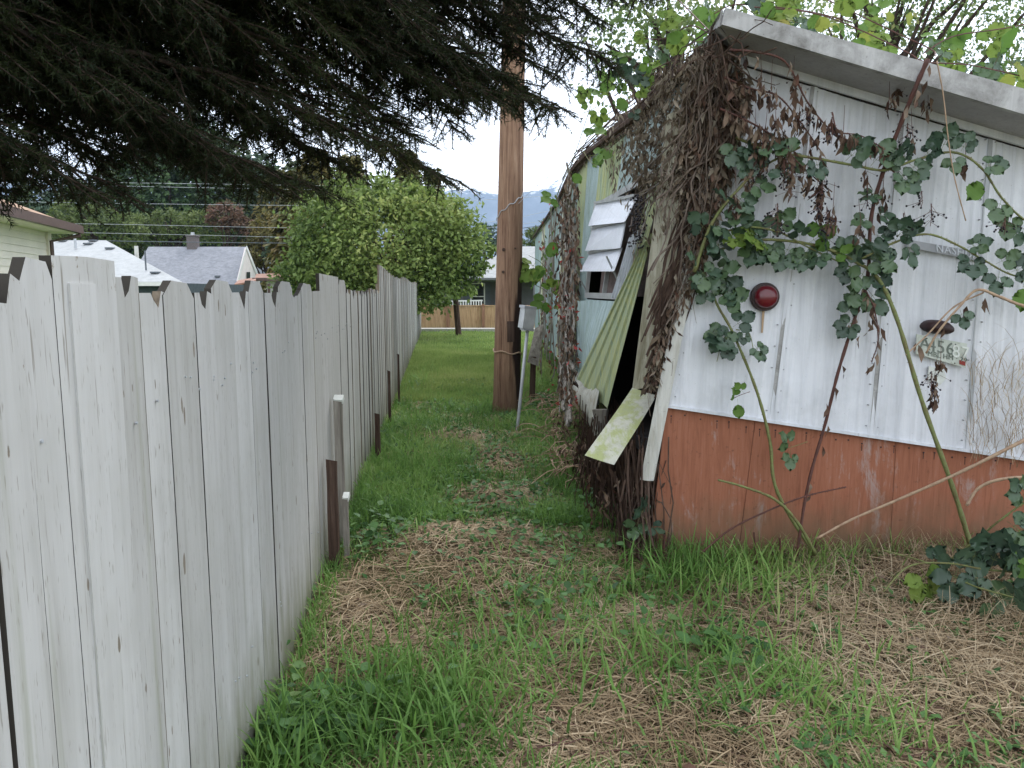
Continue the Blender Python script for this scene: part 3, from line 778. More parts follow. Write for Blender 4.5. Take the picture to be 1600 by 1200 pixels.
# below window
side_panel('side_panel', [(7.5, zbl-.04), (5.7, zbl-.04), (5.7, .72), (7.5, .72)], M['blueplate'], .02, .006, .12, bow=.05)
side_panel('side_panel', [(7.9, .80), (5.6, .84), (5.6, .60), (7.9, .50)], M['fibreglass'], .05, .004, .4, bow=.05)
m = MB()
def low(u, v):
    yy = lerp(7.8, 5.5, u); zz = .60 - .28*v - .10*u*v; return Vector((side_x(yy, .6) - .04 + .16*v*v, yy, zz))
m.grid(low, 14, 6); m.build('lower_lip', M['fibreglass'], home, smooth=True)
# window: frame, three tilted panes, curtain behind
def bar(m, p, q_, w_=.03, d=.035):
    p = Vector(p); q_ = Vector(q_); t = (q_-p).normalized(); n_ = Vector((-1, 0, 0)); s_ = t.cross(n_).normalized()*w_/2
    m.prism([p-s_, p+s_, q_+s_, q_-s_], n_*d)
wf = MB()
def SP(y_, z_, off=0): return Vector((side_x(y_, z_)-off, y_, z_))
win = MB(); W0, W1 = 7.45, 5.35
for a_, b_ in (((W0, ztl), (W1, ztl)), ((W0, zbl), (W1, zbl)), ((W0, zbl), (W0, ztl)), ((W1, zbl), (W1, ztl)), ((6.5, zbl), (6.5, 1.85))):
    bar(win, SP(*a_), SP(*b_), .05)
wo = win.build('window_frame', M['alu'], home)
for P4 in ([(931,319,7.3),(995,308,5.45),(975,347,5.35),(919,353,7.15)], [(926,358,7.3),(977,347,5.55),(968,388,5.45),(914,392,7.15)], [(921,397,7.3),(971,388,5.6),(958,424,5.5),(906,424,7.15)]):
    P_ = [at(*p) for p in P4]
    m = MB(); m.prism(P_, (.01, 0, .006)); m.build('pane', M['pane'], home)
    m = MB(); bar(m, P_[0]+Vector((-.004,0,.012)), P_[1]+Vector((-.004,0,.012)), .022, .02); m.build('pane_rail', M['alu'], home)
for yy_ in (W0-.02, W1+.25):
    m = MB(); m.tube([SP(yy_, zbl+.05, .03), SP(yy_, zbl+.30, .2)], .008, 5); m.build('window_arm', M['alu'], home)
m = MB(); m.grid(lambda u, v: SP(lerp(W0-.05, W1+.05, u), lerp(ztl, zbl, v), -.10 - .015*math.sin(u*40)), 60, 3); m.build('curtain', M['curtain'], home)
# strips between window and the broken corner
side_panel('side_panel', [(5.36, ztl+.02), (5.02, ztl+.02), (5.25, zbl), (5.55, zbl)], M['lime'], .03, .008, .07)
def plank(pts, mat, th=.025, name='loose_board', n=None, smooth=False):
    """pts: (px,py,Y) corners TL TR BR BL, thickness pushed away from viewer"""
    P = [at(*p) for p in pts]; m = MB()
    d = Vector((.2, 1, 0)).normalized() * th
    mu = 6
    for i_ in range(mu):
        pass
    def fn(u, v): return P[0]*(1-u)*(1-v) + P[1]*u*(1-v) + P[2]*u*v + P[3]*(1-u)*v + Vector((0, -.012*math.sin(math.pi*u) - .01*math.sin(5*v), 0)) + Vector((-.012, -.006, 0))*(1 if name == 'loose_sheet' and int(u*24+.5) % 6 in (0, 1) else 0)
    nu_ = 24 if name == 'loose_sheet' else 4
    m.grid(fn, nu_, 8); m2 = len(m.v); n_ = m2
    m.v += [tuple(Vector(p)+d) for p in m.v]; m.f += [tuple(i_+n_ for i_ in f)[::-1] for f in m.f[:]]
    # edges
    nu, nv = nu_, 8
    def id_(i_, j_): return i_*(nv+1)+j_
    loop = [id_(i_, 0) for i_ in range(nu+1)] + [id_(nu, j_) for j_ in range(1, nv+1)] + [id_(i_, nv) for i_ in range(nu-1, -1, -1)] + [id_(0, j_) for j_ in range(nv-1, 0, -1)]
    for k_ in range(len(loop)):
        a_, b_ = loop[k_], loop[(k_+1) % len(loop)]; m.f.append((a_, b_, b_+n_, a_+n_))
    return m.build(name, mat, home, smooth=smooth)
plank([(985,372,5.35),(1004,352,5.2),(975,468,5.55),(957,466,5.7)], M['pane'], .012, 'loose_sheet')
plank([(1004,385,4.95),(1023,360,4.85),(951,640,5.4),(903,592,6.6)], M['lime'], .015, 'loose_sheet')
plank([(903,470,7.3),(966,470,6.0),(945,560,6.0),(905,592,7.2)], M['blueplate'], .012, 'loose_sheet')
plank([(1042,180,4.75),(1100,150,4.6),(1036,600,4.55),(988,610,4.75)], M['cream'], .04)
plank([(1100,240,4.36),(1122,240,4.36),(1022,752,4.30),(1001,750,4.30)], M['trimwhite'], .03, 'corner_trim')
plank([(988,606,4.75),(1026,618,4.6),(960,727,4.25),(914,712,4.25)], M['limepale'], .012, 'loose_board')
# jagged splinter below the lip
m = MB(); m.prism([at(925,640,5.5), at(948,640,5.5), at(944,670,5.5), at(938,684,5.5), at(930,665,5.5)], (.02,.03,0)); m.build('splinter', M['greywood'], home)
# far second window
m = MB(); 
for a_, b_ in (((9.8, 2.5), (9.0, 2.5)), ((9.8, 1.7), (9.0, 1.7)), ((9.8, 1.7), (9.8, 2.5)), ((9.0, 1.7), (9.0, 2.5))): bar(m, SP(*a_, .01), SP(*b_, .01), .05)
m.build('window_frame', M['alu'], home)
m = MB(); m.quad(SP(9.8, 2.5, .014), SP(9.0, 2.5, .014), SP(9.0, 1.7, .014), SP(9.8, 1.7, .014)); m.build('pane', M['dark'], home)
# tail light
tl = at(1196, 464, YW-.045); m = MB(); m.lathe(tl+Vector((0,.03,0)), (-.12,-1,.03), [(.083, -.02), (.083, .035), (.078, .05), (.066, .052)], 28); m.build('light_base', M['rubber'], home, smooth=False)
m = MB(); m.lathe(tl+Vector((0,.03,0)), (-.12,-1,.03), [(.066, .045), (.065, .075), (.055, .088), (.034, .096), (.012, .099)], 28); m.build('light_lens', M['redlens'], home, smooth=True)
# rust run below the light
q = NT('rust_run'); 
m = MB(); rp = [at(1191, 484, YW-.03), at(1195, 484, YW-.03), at(1192, 520, YW-.03), at(1189.5, 520, YW-.03)]
M['rustrun'] = plain('rust_run', (.48, .34, .22), .8)
m.prism(rp, (0, .004, 0)); m.build('rust_run', M['rustrun'], home)
# plate light (dark oval)
oc = at(1466, 513, YW-.05)
m = MB(); tiltm = Matrix.Rotation(R(9), 3, 'Y'); vv = []
for r_, h_ in ((1.0, 0.05), (1.0, -.01), (.8, -.045), (.35, -.06)):
    for k in range(20):
        a = 2*math.pi*k/20; vv.append(tuple(oc + tiltm @ Vector((math.cos(a)*.088*r_, h_, math.sin(a)*.042*r_*(1.15 if math.sin(a) > 0 else .8)))))
m.v = vv
for i_ in range(3):
    for k in range(20): m.f.append((i_*20+k, i_*20+(k+1) % 20, (i_+1)*20+(k+1) % 20, (i_+1)*20+k))
m.f.append(tuple(60+k for k in range(20))); m.build('plate_light', M['rubber'], home, smooth=True)
# licence plate
def text_mesh(body, size, origin, xdir, zdir, mat, parent, name, depth=.002, align='LEFT'):
    cu = bpy.data.curves.new(name, 'FONT'); cu.body = body; cu.size = size; cu.extrude = depth; cu.align_x = align; cu.resolution_u = 3; cu.space_character = 1.08
    o = bpy.data.objects.new(name, cu); C.objects.link(o)
    dg = bpy.context.evaluated_depsgraph_get(); me = bpy.data.meshes.new_from_object(o.evaluated_get(dg)); bpy.data.objects.remove(o)
    xd = Vector(xdir).normalized(); zd = Vector(zdir).normalized(); nd = xd.cross(zd)
    mt = Matrix((xd, zd, nd)).transposed().to_4x4(); mt.translation = Vector(origin); me.transform(mt)
    me.materials.clear(); me.materials.append(mat); ob = bpy.data.objects.new(name, me); C.objects.link(ob); parent_to(ob, parent); return ob
YP = YW-.055
pl = [at(1432, 522, YP), at(1511, 537, YP+.01), at(1509, 575, YP+.01), at(1432, 553, YP)]
m = MB(); m.prism(pl, (0, .006, 0)); plo = m.build('licence_plate', M['plate'], home)
xd = pl[1]-pl[0]; zd = pl[0]-pl[3]
def plp(u, v): return pl[0]*(1-u)*(1-v)+pl[1]*u*(1-v)+pl[2]*u*v+pl[3]*(1-u)*v + Vector((0,-.002,0))
text_mesh('A', .105, plp(.05, .68), xd, zd, M['platetext'], plo, 'lettering')
text_mesh('456', .105, plp(.22, .68), xd, zd, M['platetext'], plo, 'lettering')
text_mesh('87', .105, plp(.70, .68), xd, zd, M['platewhite'], plo, 'lettering', .004)
text_mesh('MBL HM \u00b7 79', .042, plp(.22, .92), xd, zd, M['platetext'], plo, 'lettering')
m = MB(); m.prism([plp(.86,.74)+Vector((0,-.002,0)), plp(.98,.75)+Vector((0,-.002,0)), plp(.98,.92)+Vector((0,-.002,0)), plp(.86,.91)+Vector((0,-.002,0))], (0,.002,0)); m.build('sticker', M['sticker'], plo)
for u_, v_ in ((.77,.12),(.77,.93),(.2,.12)):
    m = MB(); m.lathe(plp(u_, v_), (0,-1,0), [(.004,0),(.003,.003)], 8); m.build('screw', M['dark'], plo)
# old socket plate below it
m = MB(); m.prism([at(1452,572,YP+.02), at(1476,578,YP+.02), at(1478,592,YP+.02), at(1470,601,YP+.02), at(1450,592,YP+.02)], (0,.01,0)); so = m.build('socket_plate', M['platewhite'], home)
for px_, py_, r_ in ((1463.5,577,.010),(1462,588,.009)):
    m = MB(); m.lathe(at(px_,py_,YP+.018), (0,-1,0), [(r_,-.004),(r_,.003)], 10); m.build('hole', M['dark'], so)
# maker's badge partly under leaves
YB = YW-.045
bp = [at(1418,374,YB), at(1530,394,YB), at(1532,408,YB), at(1418,386,YB)]
m = MB(); m.prism(bp, (0,.012,0)); bo = m.build('badge', M['badge'], home)
text_mesh('NASHUA', .062, bp[3]*.62+bp[2]*.38+Vector((0,-.003,.006)), bp[1]-bp[0], bp[0]-bp[3], M['pane'], bo, 'lettering', .003)
print('part b ok')
# ================================================================ GROUND COVER
PATCH = [(740, 870, .5, .7, 1.0), (720, 905, .5, .3, 1.0), (770, 730, .3, .8, .7), (820, 960, .35, .4, .7), (940, 1080, .42, .5, 1.2), (1400, 1050, .6, .6, 1.3), (1560, 1000, .7, .7, 1.3), (1300, 930, .5, .35, 1.0), (1150, 1180, .35, .25, .9),
         (760, 690, .5, .9, .8), (800, 780, .45, .5, .8), (660, 640, .3, 1.0, .4), (960, 690, .3, .8, .6), (560, 950, .25, .3, .7), (1560, 900, .6, .5, 1.0), (1000, 960, .3, .2, .6), (715, 590, .6, 1.6, 1.1)]
PT = [(gnd(a, b).x, gnd(a, b).y, c_, d_, e_) for a, b, c_, d_, e_ in PATCH]
def strawness(x, y):
    s = .22 + .36 * np.sin(2.3*x + 1.9*y + .7) * np.sin(3.1*y - 1.7*x) + .22 * np.sin(6.1*x - 2.2*y) * np.sin(5.3*y + 2.9*x + 1)
    for cx_, cy_, rx, ry, st_ in PT: s = s + st_ * np.exp(-((x-cx_)/rx)**2 - ((y-cy_)/ry)**2)
    s = np.where(y > 12, s - np.clip((y-12)/5, 0, .7), s)
    return s
def scatter(n, y0, y1, power=1.6):
    """positions over the visible strip, thinning with distance"""
    u = rng.random(n); a = 1 - power
    y = (y0**a + u * (y1**a - y0**a)) ** (1/a)
    xl = FX0 + FK*y + .03
    xr = np.where(y < YW-.05, np.minimum(.75*y + .5, 3.6), np.where(y < 20.3, np.interp(y, [4.3, 6, 10, 20.3], [1.0, .95, .85, .80]), .35*y))
    x = xl + rng.random(n) * (xr - xl)
    return x, y
def blades(x, y, h, wdt, nseg, lean=None, z0=None, tint=None):
    n = len(x); az = rng.random(n)*2*np.pi; lean = (.25 + .95*rng.random(n)) if lean is None else lean
    face = az + np.pi/2 + rng.normal(0, .5, n)
    base = np.stack([x, y, gz(x, y) - .01 if z0 is None else z0], -1)
    A_ = np.stack([np.cos(az), np.sin(az), np.zeros(n)], -1); S_ = np.stack([np.cos(face), np.sin(face), np.zeros(n)], -1)
    vs_, k = [], 2*nseg + 1
    for i in range(nseg+1):
        t = i/nseg; droop = lean*t*t
        c_ = base + A_*(h*lean*t**1.8*.85)[:, None] + np.array([0,0,1.])*(h*(t - .42*lean*lean*t**3))[:, None]
        if i < nseg:
            ww = wdt*(1 - .75*t**1.5)*.5; vs_ += [c_ - S_*ww[:, None], c_ + S_*ww[:, None]]
        else: vs_.append(c_)
    V_ = np.stack(vs_, 1).reshape(-1, 3); tf = []
    for i in range(nseg-1): a_ = 2*i; tf += [[a_, a_+1, a_+3], [a_, a_+3, a_+2]]
    a_ = 2*(nseg-1); tf.append([a_, a_+1, a_+2])
    T_ = (np.array(tf)[None] + (np.arange(n)*k)[:, None, None]).reshape(-1, 3)
    if tint is None: tint = np.clip(rng.normal(.42, .2, n), 0, 1)
    return V_, T_, np.repeat(tint, k)
def keep(x, y, prob):
    m_ = rng.random(len(x)) < prob; return x[m_], y[m_]
parts_g = []
# near: tufted
nt_ = 5200; tx, ty = scatter(nt_, 1.05, 5.2, 1.5); s_ = strawness(tx, ty); tx, ty = keep(tx, ty, np.clip(1.08 - 1.15*s_, .03, 1))
per = 9; x = np.repeat(tx, per) + rng.normal(0, .035, len(tx)*per); y = np.repeat(ty, per) + rng.normal(0, .035, len(tx)*per)
ht = np.repeat(.05 + .10*rng.random(len(tx))**1.5, per) * (.6 + .6*rng.random(len(x))); tn = np.repeat(np.clip(rng.normal(.38, .17, len(tx)), 0, 1), per)
parts_g.append(blades(x, y, ht, .004 + .004*rng.random(len(x)), 3, tint=np.clip(tn + rng.normal(0, .1, len(x)), 0, .95)))
# long broad blades in the foreground clumps
for (cx_, cy_, n_, sx_, sy_, h_) in [(1150, 900, 380, .40, .28, .24), (1080, 1060, 520, .45, .28, .20), (560, 1150, 650, .42, .25, .19), (430, 1190, 260, .16, .2, .24), (1260, 1100, 260, .3, .2, .17), (800, 1010, 420, .45, .3, .16), (620, 820, 240, .25, .4, .18),
                             (900, 930, 300, .4, .3, .15), (1060, 900, 300, .25, .25, .22), (1250, 880, 180, .3, .15, .2), (700, 1100, 420, .4, .22, .16), (1430, 1120, 110, .35, .25, .14), (640, 700, 420, .3, .9, .2), (880, 700, 420, .35, .8, .2), (860, 610, 300, .3, 1.0, .25), (650, 600, 400, .25, 1.2, .2), (760, 640, 260, .2, .3, .22)]:
    g_ = gnd(cx_, cy_); x = g_.x + rng.normal(0, sx_*.6, n_); y = g_.y + rng.normal(0, sy_, n_)
    ok = (x > FX0 + FK*y + .02) & (y > .9) & ((y < YW - .02) | (x < .85)); x, y = x[ok], y[ok]
    parts_g.append(blades(x, y, h_*(.5 + .8*rng.random(len(x))), .007 + .008*rng.random(len(x)), 5, tint=np.clip(rng.normal(.46, .16, len(x)), 0, .95)))
# fringe along fence foot and skirting
y = 1.0 + 8*rng.random(2600)**1.4; x = FX0 + FK*y + .02 + np.abs(rng.normal(0, .05, len(y)))
parts_g.append(blades(x, y, .07 + .13*rng.random(len(y))**1.5, .005 + .003*rng.random(len(y)), 4))
x = .8 + 3*rng.random(1000); y = YW - .03 - np.abs(rng.normal(0, .05, 1000))
parts_g.append(blades(x, y, .06 + .16*rng.random(1000)**1.8, .005 + .003*rng.random(1000), 4, tint=np.clip(rng.normal(.6, .25, 1000), 0, 1)))
# middle distance
x, y = scatter(62000, 4.8, 12, 1.9); s_ = strawness(x, y); x, y = keep(x, y, np.clip(1.15 - 1.1*s_, .05, 1))
parts_g.append(blades(x, y, .06 + .13*rng.random(len(x))**1.6, .007 + .005*rng.random(len(x)), 2))
V_, T_, t_ = join(parts_g)
npmesh('grass', V_, T_, M['grass'], tint=t_, kind='stuff', label='long green grass blades growing in tufts along the path', cat='grass')
x, y = scatter(90000, 10.5, 29.4, 1.7)
V_, T_, t_ = blades(x, y, .06 + .07*rng.random(len(x)), .018 + .014*rng.random(len(x)), 1, lean=.5*rng.random(len(x)))
npmesh('lawn', V_, T_, M['lawn'], tint=t_, kind='stuff', label='bright green lawn at the far end of the path', cat='lawn')
# straw and thatch, lying flat
def straw(n, y0, y1, pw, L0, L1, w0, base=.25):
    x, y = scatter(n, y0, y1, pw); s_ = strawness(x, y); x, y = keep(x, y, np.clip(base + 1.0*s_, .12, 1)); n = len(x)
    az = rng.random(n)*2*np.pi; L = L0 + (L1-L0)*rng.random(n)**1.6; tl = rng.normal(0, .12, n)
    mound = .03*np.clip(strawness(x, y), 0, 1.5)
    c0 = np.stack([x, y, gz(x, y) + .004 + mound*rng.random(n)], -1)
    D = np.stack([np.cos(az)*np.cos(tl), np.sin(az)*np.cos(tl), np.sin(tl)], -1); bend = rng.normal(0, .16, n)
    S_ = np.stack([-np.sin(az), np.cos(az), np.zeros(n)], -1); ww = w0*(.5 + .8*rng.random(n))
    vs_ = []
    for t in (-.5, -.1, .3, .5):
        p = c0 + D*(L*t)[:, None] + S_*(bend*L*(t*t))[:, None] + np.array([0,0,1.])*(.02*rng.random(n)*(1-4*t*t))[:, None]; f_ = 1 - .5*abs(t)
        vs_ += [p - S_*(ww*f_*.5)[:, None], p + S_*(ww*f_*.5)[:, None] + np.array([0,0,.0015])]
    V_ = np.stack(vs_, 1).reshape(-1, 3); V_[:, 2] = np.maximum(V_[:, 2], gz(V_[:, 0], V_[:, 1]) + .001)
    tf = []
    for i in range(3): a_ = 2*i; tf += [[a_, a_+1, a_+3], [a_, a_+3, a_+2]]
    T_ = (np.array(tf)[None] + (np.arange(n)*8)[:, None, None]).reshape(-1, 3)
    return V_, T_, np.repeat(np.clip(rng.normal(.5, .25, n), 0, 1), 8)
ps = [straw(70000, 1.05, 5.0, 1.5, .04, .24, .0036), straw(60000, 4.6, 14, 1.8, .06, .24, .007, .25)]
# extra heap at lower right and tangle against wall on the right
ps.append(straw(9000, 1.05, 4.6, 1.4, .18, .48, .0048, .1))
V_, T_, t_ = join(ps)
npmesh('straw', V_, T_, M['straw'], tint=t_, kind='stuff', label='dry cut straw lying matted over the ground', cat='straw')
x = np.concatenate([.9 + 3.0*rng.random(600), 1.6 + 1.8*rng.random(900), 2.3 + 1.2*rng.random(1600)]); y = np.concatenate([YW - .05 - .15*rng.random(600), YW - .05 - .6*rng.random(900), YW - .05 - 1.3*rng.random(1600)])
g_ = gnd(1500, 1030); x = np.concatenate([x, g_.x + rng.normal(0, .5, 1200)]); y = np.concatenate([y, g_.y + rng.normal(0, .35, 1200)])
V1 = blades(x, y, .07 + .22*rng.random(len(x))**1.6, .0025 + .002*rng.random(len(x)), 4, lean=.6 + .6*rng.random(len(x)), tint=rng.random(len(x)))
# dry wisps clinging to the wall at the right
n_ = 420; px_ = rng.uniform(1515, 1660, n_); py_ = rng.uniform(560, 720, n_); Z_ = []
P_ = np.array([at(a, b, YW-.06-.08*rng.random()) for a, b in zip(px_, py_)])
V2 = blades(P_[:, 0], P_[:, 1], .10 + .30*rng.random(n_), np.full(n_, .003), 4, lean=.7 + .5*rng.random(n_), z0=P_[:, 2] - .05, tint=rng.random(n_))
V_, T_, t_ = join([V1, V2])
npmesh('dry_grass', V_, T_, M['straw'], tint=t_, kind='stuff', label='dry upright grass stalks before the red-brown skirting', cat='dry grass')
# fallen twigs and dead leaves
S0, S1 = [], []
for i in range(420):
    y = 1.3 + 7*random.random()**1.6; x = random.uniform(FX0 + FK*y + .05, min(.75*y + .4, 3.2) if y < 4.2 else .8); az = random.random()*6.28; L_ = random.uniform(.05, .22); z_ = float(gz(x, y)) + random.uniform(.01, .04); p = Vector((x, y, z_))
    for k in range(3): q2 = p + Vector((math.cos(az), math.sin(az), random.uniform(-.05, .12)))*L_/3; S0.append(p); S1.append(q2); p = q2; az += random.gauss(0, .3)
V_, T_ = segs(np.array(S0), np.array(S1), .0028, .002, 4)
npmesh('fallen_twigs', V_, T_, M['cane_red'], kind='stuff', label='small dark twigs scattered through the straw', cat='twigs')
x, y = scatter(1500, 1.3, 9, 1.6); x = np.concatenate([x, rng.uniform(.9, 3.2, 700)]); y = np.concatenate([y, YW - .05 - 1.8*rng.random(700)**1.5]); n_ = len(x); az = rng.random(n_)*6.283
V_, T_, t_ = inst(*CURL, np.stack([x, y, gz(x, y) + .02 + .02*rng.random(n_)], -1), frames(np.stack([np.cos(az), np.sin(az), rng.normal(0, .25, n_)], -1), np.tile([0, 0, 1.], (n_, 1)) + rng.normal(0, .4, (n_, 3))), .03 + .045*rng.random(n_))
npmesh('fallen_leaves', V_, T_, M['leaf_dead'], tint=t_, kind='stuff', label='brown fallen leaves lying in the grass and straw', cat='leaves')
# broad-leaved weeds
def weeds(n, y0, y1, size):
    x, y = scatter(n, y0, y1, 1.6); s_ = strawness(x*1.3+2, y*1.2); x, y = keep(x, y, np.clip(.9 - s_, .05, 1))
    k = 5; n = len(x); X_ = np.repeat(x, k) + rng.normal(0, .02, n*k); Y_ = np.repeat(y, k) + rng.normal(0, .02, n*k)
    az = rng.random(n*k)*6.283; el = rng.uniform(.0, .9, n*k)
    D = np.stack([np.cos(az)*np.cos(el), np.sin(az)*np.cos(el), np.sin(el)], -1)
    P_ = np.stack([X_, Y_, gz(X_, Y_) + .005 + .05*rng.random(n*k)], -1)
    return inst(*OVAL, P_, frames(D, np.tile([0, 0, 1.], (n*k, 1)) + rng.normal(0, .25, (n*k, 3))), size*(.6 + .9*rng.random(n*k)), np.clip(rng.normal(.45, .22, n*k), 0, 1))
wl = [weeds(2600, 1.1, 6, .038), weeds(2600, 5, 13, .05)]
for (cx_, cy_, n_, sx_, sy_, sz) in [(600, 850, 260, .22, .22, .055), (850, 632, 160, .16, .3, .09), (520, 1130, 200, .3, .15, .05), (460, 1160, 120, .1, .1, .06), (1010, 790, 160, .15, .2, .07), (960, 800, 140, .2, .2, .06), (800, 860, 160, .3, .3, .05), (750, 800, 120, .3, .4, .06), (1130, 1030, 60, .2, .1, .07), (880, 960, 150, .4, .3, .05)]:
    g_ = gnd(cx_, cy_); P_ = np.stack([g_.x + rng.normal(0, sx_*.7, n_), g_.y + rng.normal(0, sy_, n_), .02 + .10*rng.random(n_)], -1)
    az = rng.random(n_)*6.283; el = rng.uniform(-.2, .6, n_); D = np.stack([np.cos(az)*np.cos(el), np.sin(az)*np.cos(el), np.sin(el)], -1)
    wl.append(inst(*LEAF, P_, frames(D, np.tile([0, 0, 1.], (n_, 1)) + rng.normal(0, .3, (n_, 3))), sz*(.6 + .7*rng.random(n_)), np.clip(rng.normal(.4, .22, n_), 0, 1)))
V_, T_, t_ = join(wl)
npmesh('weeds', V_, T_, M['weed'], tint=t_, kind='stuff', label='low broad-leaved weeds and creeping brambles among the grass', cat='weeds')

# ================================================================ BLACKBERRY CANES on the end wall
def leaf_mesh(name, kind, mat):
    """compound bramble leaf: leaflets around a stalk, in local coords (y forward, z normal)"""
    parts_ = []
    if kind == 5: dirs = [(0, 1.0, .22), (.75, .92, .16), (-.75, .92, .16), (1.55, .75, .08), (-1.55, .75, .08)]
    elif kind == 3: dirs = [(0, 1.0, .18), (1.1, .85, .08), (-1.1, .85, .08)]
    else: dirs = [(0, 1.2, .1)]
    P_, D_, S_ = [], [], []
    for a, s, o_ in dirs:
        d = np.array([math.sin(a), math.cos(a), random.uniform(-.25, .1)]); P_.append(d*o_); D_.append(d); S_.append(s*.72)
    V_, T_, t_ = inst(*SERR, np.array(P_), frames(np.array(D_), np.tile([0, 0, 1.], (len(P_), 1)) + rng.normal(0, .2, (len(P_), 3))), np.array(S_), t=np.clip(rng.uniform(.1, .62) + rng.normal(0, .10, len(P_)), 0, .8))
    # serrate the edge a little
    V_ = V_ + rng.normal(0, .006, V_.shape)
    v2, t2 = segs([(0, -.25, .0)] + [(0, 0, 0)]*len(P_), [(0, .05, 0)] + [tuple(p) for p in P_], .009, .006)
    n = len(V_); V_ = np.concatenate([V_, v2]); T_ = np.concatenate([T_, np.concatenate([t2[:, [0, 1, 2]], t2[:, [0, 2, 3]]]) + n]); t_ = np.concatenate([t_, np.full(len(v2), .9)])
    o = npmesh(name, V_, T_, mat, tint=t_); me = o.data; bpy.data.objects.remove(o); return me
LM = {}
for kd in (5, 3, 1): LM[kd] = [leaf_mesh('leaf', kd, M['leaf_blackberry']) for _ in range(7)]
LL = [leaf_mesh('leaf', kd, M['leaf_light']) for kd in (3, 5, 1)]
LR = [leaf_mesh('leaf', kd, M['leaf_autumn']) for kd in (3, 1, 1)]
def put_leaf(me, loc, d, nrm_, size, parent):
    d = Vector(d).normalized(); n_ = Vector(nrm_); s_ = d.cross(n_).normalized(); n2 = s_.cross(d)
    o = bpy.data.objects.new('leaf', me); C.objects.link(o)
    mt = Matrix((s_, d, n2)).transposed().to_4x4(); mt = Matrix.Translation(Vector(loc)) @ mt @ Matrix.Scale(size, 4)
    o.matrix_world = mt
    parent_to(o, parent); o.matrix_basis = mt
    return o
lcount = 0
def cane(name, label, pts, r0, r1, mat, leaves=(), leafset='green', nleaf=0, lsize=.11, span=(0, 1), offY=0, berries=(), dead=0, cat='bramble cane', group=None):
    """pts: (px,py,Y). leaves grow alternately within span of the path"""
    path = smooth_path([at(a, b, c_) for a, b, c_ in pts], 7)
    t = thing(name, path[0] if path[0].z < .3 else path[0], label, cat, group)
    m = MB(); n = len(path); m.tube(path, [lerp(r0, r1, i/(n-1)) * (1 + .12*math.sin(i*2.1)) for i in range(n)], 6)
    if mat != 'cane_dry' and n > 20:
        for k in range(n*2):
            i = random.randrange(n-1); p = path[i].lerp(path[i+1], random.random()); tan = (path[i+1]-path[i]).normalized(); a_ = random.random()*6.28; u_ = tan.orthogonal().normalized(); v_ = tan.cross(u_)
            d = u_*math.cos(a_) + v_*math.sin(a_); rr = lerp(r0, r1, i/(n-1)); m.tube([p + d*rr*.8, p + d*(rr + .007) - tan*.003], [.0022, .0003], 3, cap=False)
    o = m.build('stem', M[mat], t, smooth=True)
    for k in range(nleaf):
        if random.random() < (.36 if pts[0][2] > 3.95 else .5): continue
        u = lerp(span[0], span[1], (k + random.uniform(.1, .9))/nleaf); i = min(n-2, int(u*(n-1))); p = path[i].lerp(path[i+1], random.random())
        tan = (path[i+1]-path[i]).normalized(); sd_ = 1 if k % 2 else -1
        side_ = Vector((0, -1, 0)).cross(tan).normalized()*sd_
        d = (side_*random.uniform(.5, 1) + tan*random.uniform(-.1, .6) + Vector((0, -random.uniform(0, .5), -random.uniform(0, .5)))).normalized()
        nr = Vector((random.uniform(-.4, .4), -1, random.uniform(.1, .9)))
        kd = random.choice([5, 5, 3, 3, 3]); sz = lsize*random.uniform(.75, 1.25)
        ms = LM[kd] if leafset == 'green' else (LL if leafset == 'light' else LR)
        if leafset == 'green' and random.random() < .05: ms = LL
        put_leaf(random.choice(ms), p + d*sz*.35 + Vector((0, -.01, 0)), d, nr, sz, t)
    for (bx, by, bY, nb, ln) in berries:
        c0 = at(bx, by, bY); P0, P1, vs3, ts3 = [], [], [], []
        mbk = MB(); tw = MB()
        for j in range(nb):
            q_ = c0 + Vector((random.gauss(0, .035), random.gauss(0, .03), -random.random()*ln + random.gauss(0, .01)))
            mbk.lathe(q_, (0, 0, 1), [(.001, -.0062), (.0052, -.003), (.006, .0), (.0050, .0035), (.001, .006)], 6)
            tw.tube([Vector((c0.x + random.gauss(0, .006), c0.y, q_.z + random.uniform(.015, .05))), q_], .0012, 3, cap=False)
        tw.tube([at(bx, by-12, bY), c0 + Vector((0.005, 0, -ln*.5)), c0 + Vector((0, 0, -ln))], [.003, .002, .0015], 4)
        mbk.build('berries', M['berry'], t, smooth=True, kind='stuff'); tw.build('stalks', M['cane_red'], t, kind='stuff')
    if dead:
        P_, D_ = [], []
        for j in range(dead):
            i = random.randrange(n-1); p = path[i].lerp(path[i+1], random.random()) + Vector((random.gauss(0, .02), random.gauss(0, .02)-.01, -random.random()*.03)); P_.append(p); D_.append((random.gauss(0, .3), random.gauss(0, .25)-.1, -1))
        P_ = np.array(P_); D_ = np.array(D_); V_, T_, t_ = inst(*CURL, P_, frames(D_), .05 + .06*rng.random(len(P_)))
        npmesh('dead_leaves', V_, T_, M['leaf_dead'], t, tint=t_, kind='stuff')
    return t
W = YW
cane('bramble_cane', 'green bramble cane rising past the red tail light from the skirting foot', [(1280,878,4.25),(1215,770,4.22),(1203,690,4.24),(1182,610,4.25),(1145,520,4.26),(1118,470,4.27),(1108,420,4.28)], .011, .006, 'cane_green', nleaf=15, lsize=.125, span=(.62, 1))
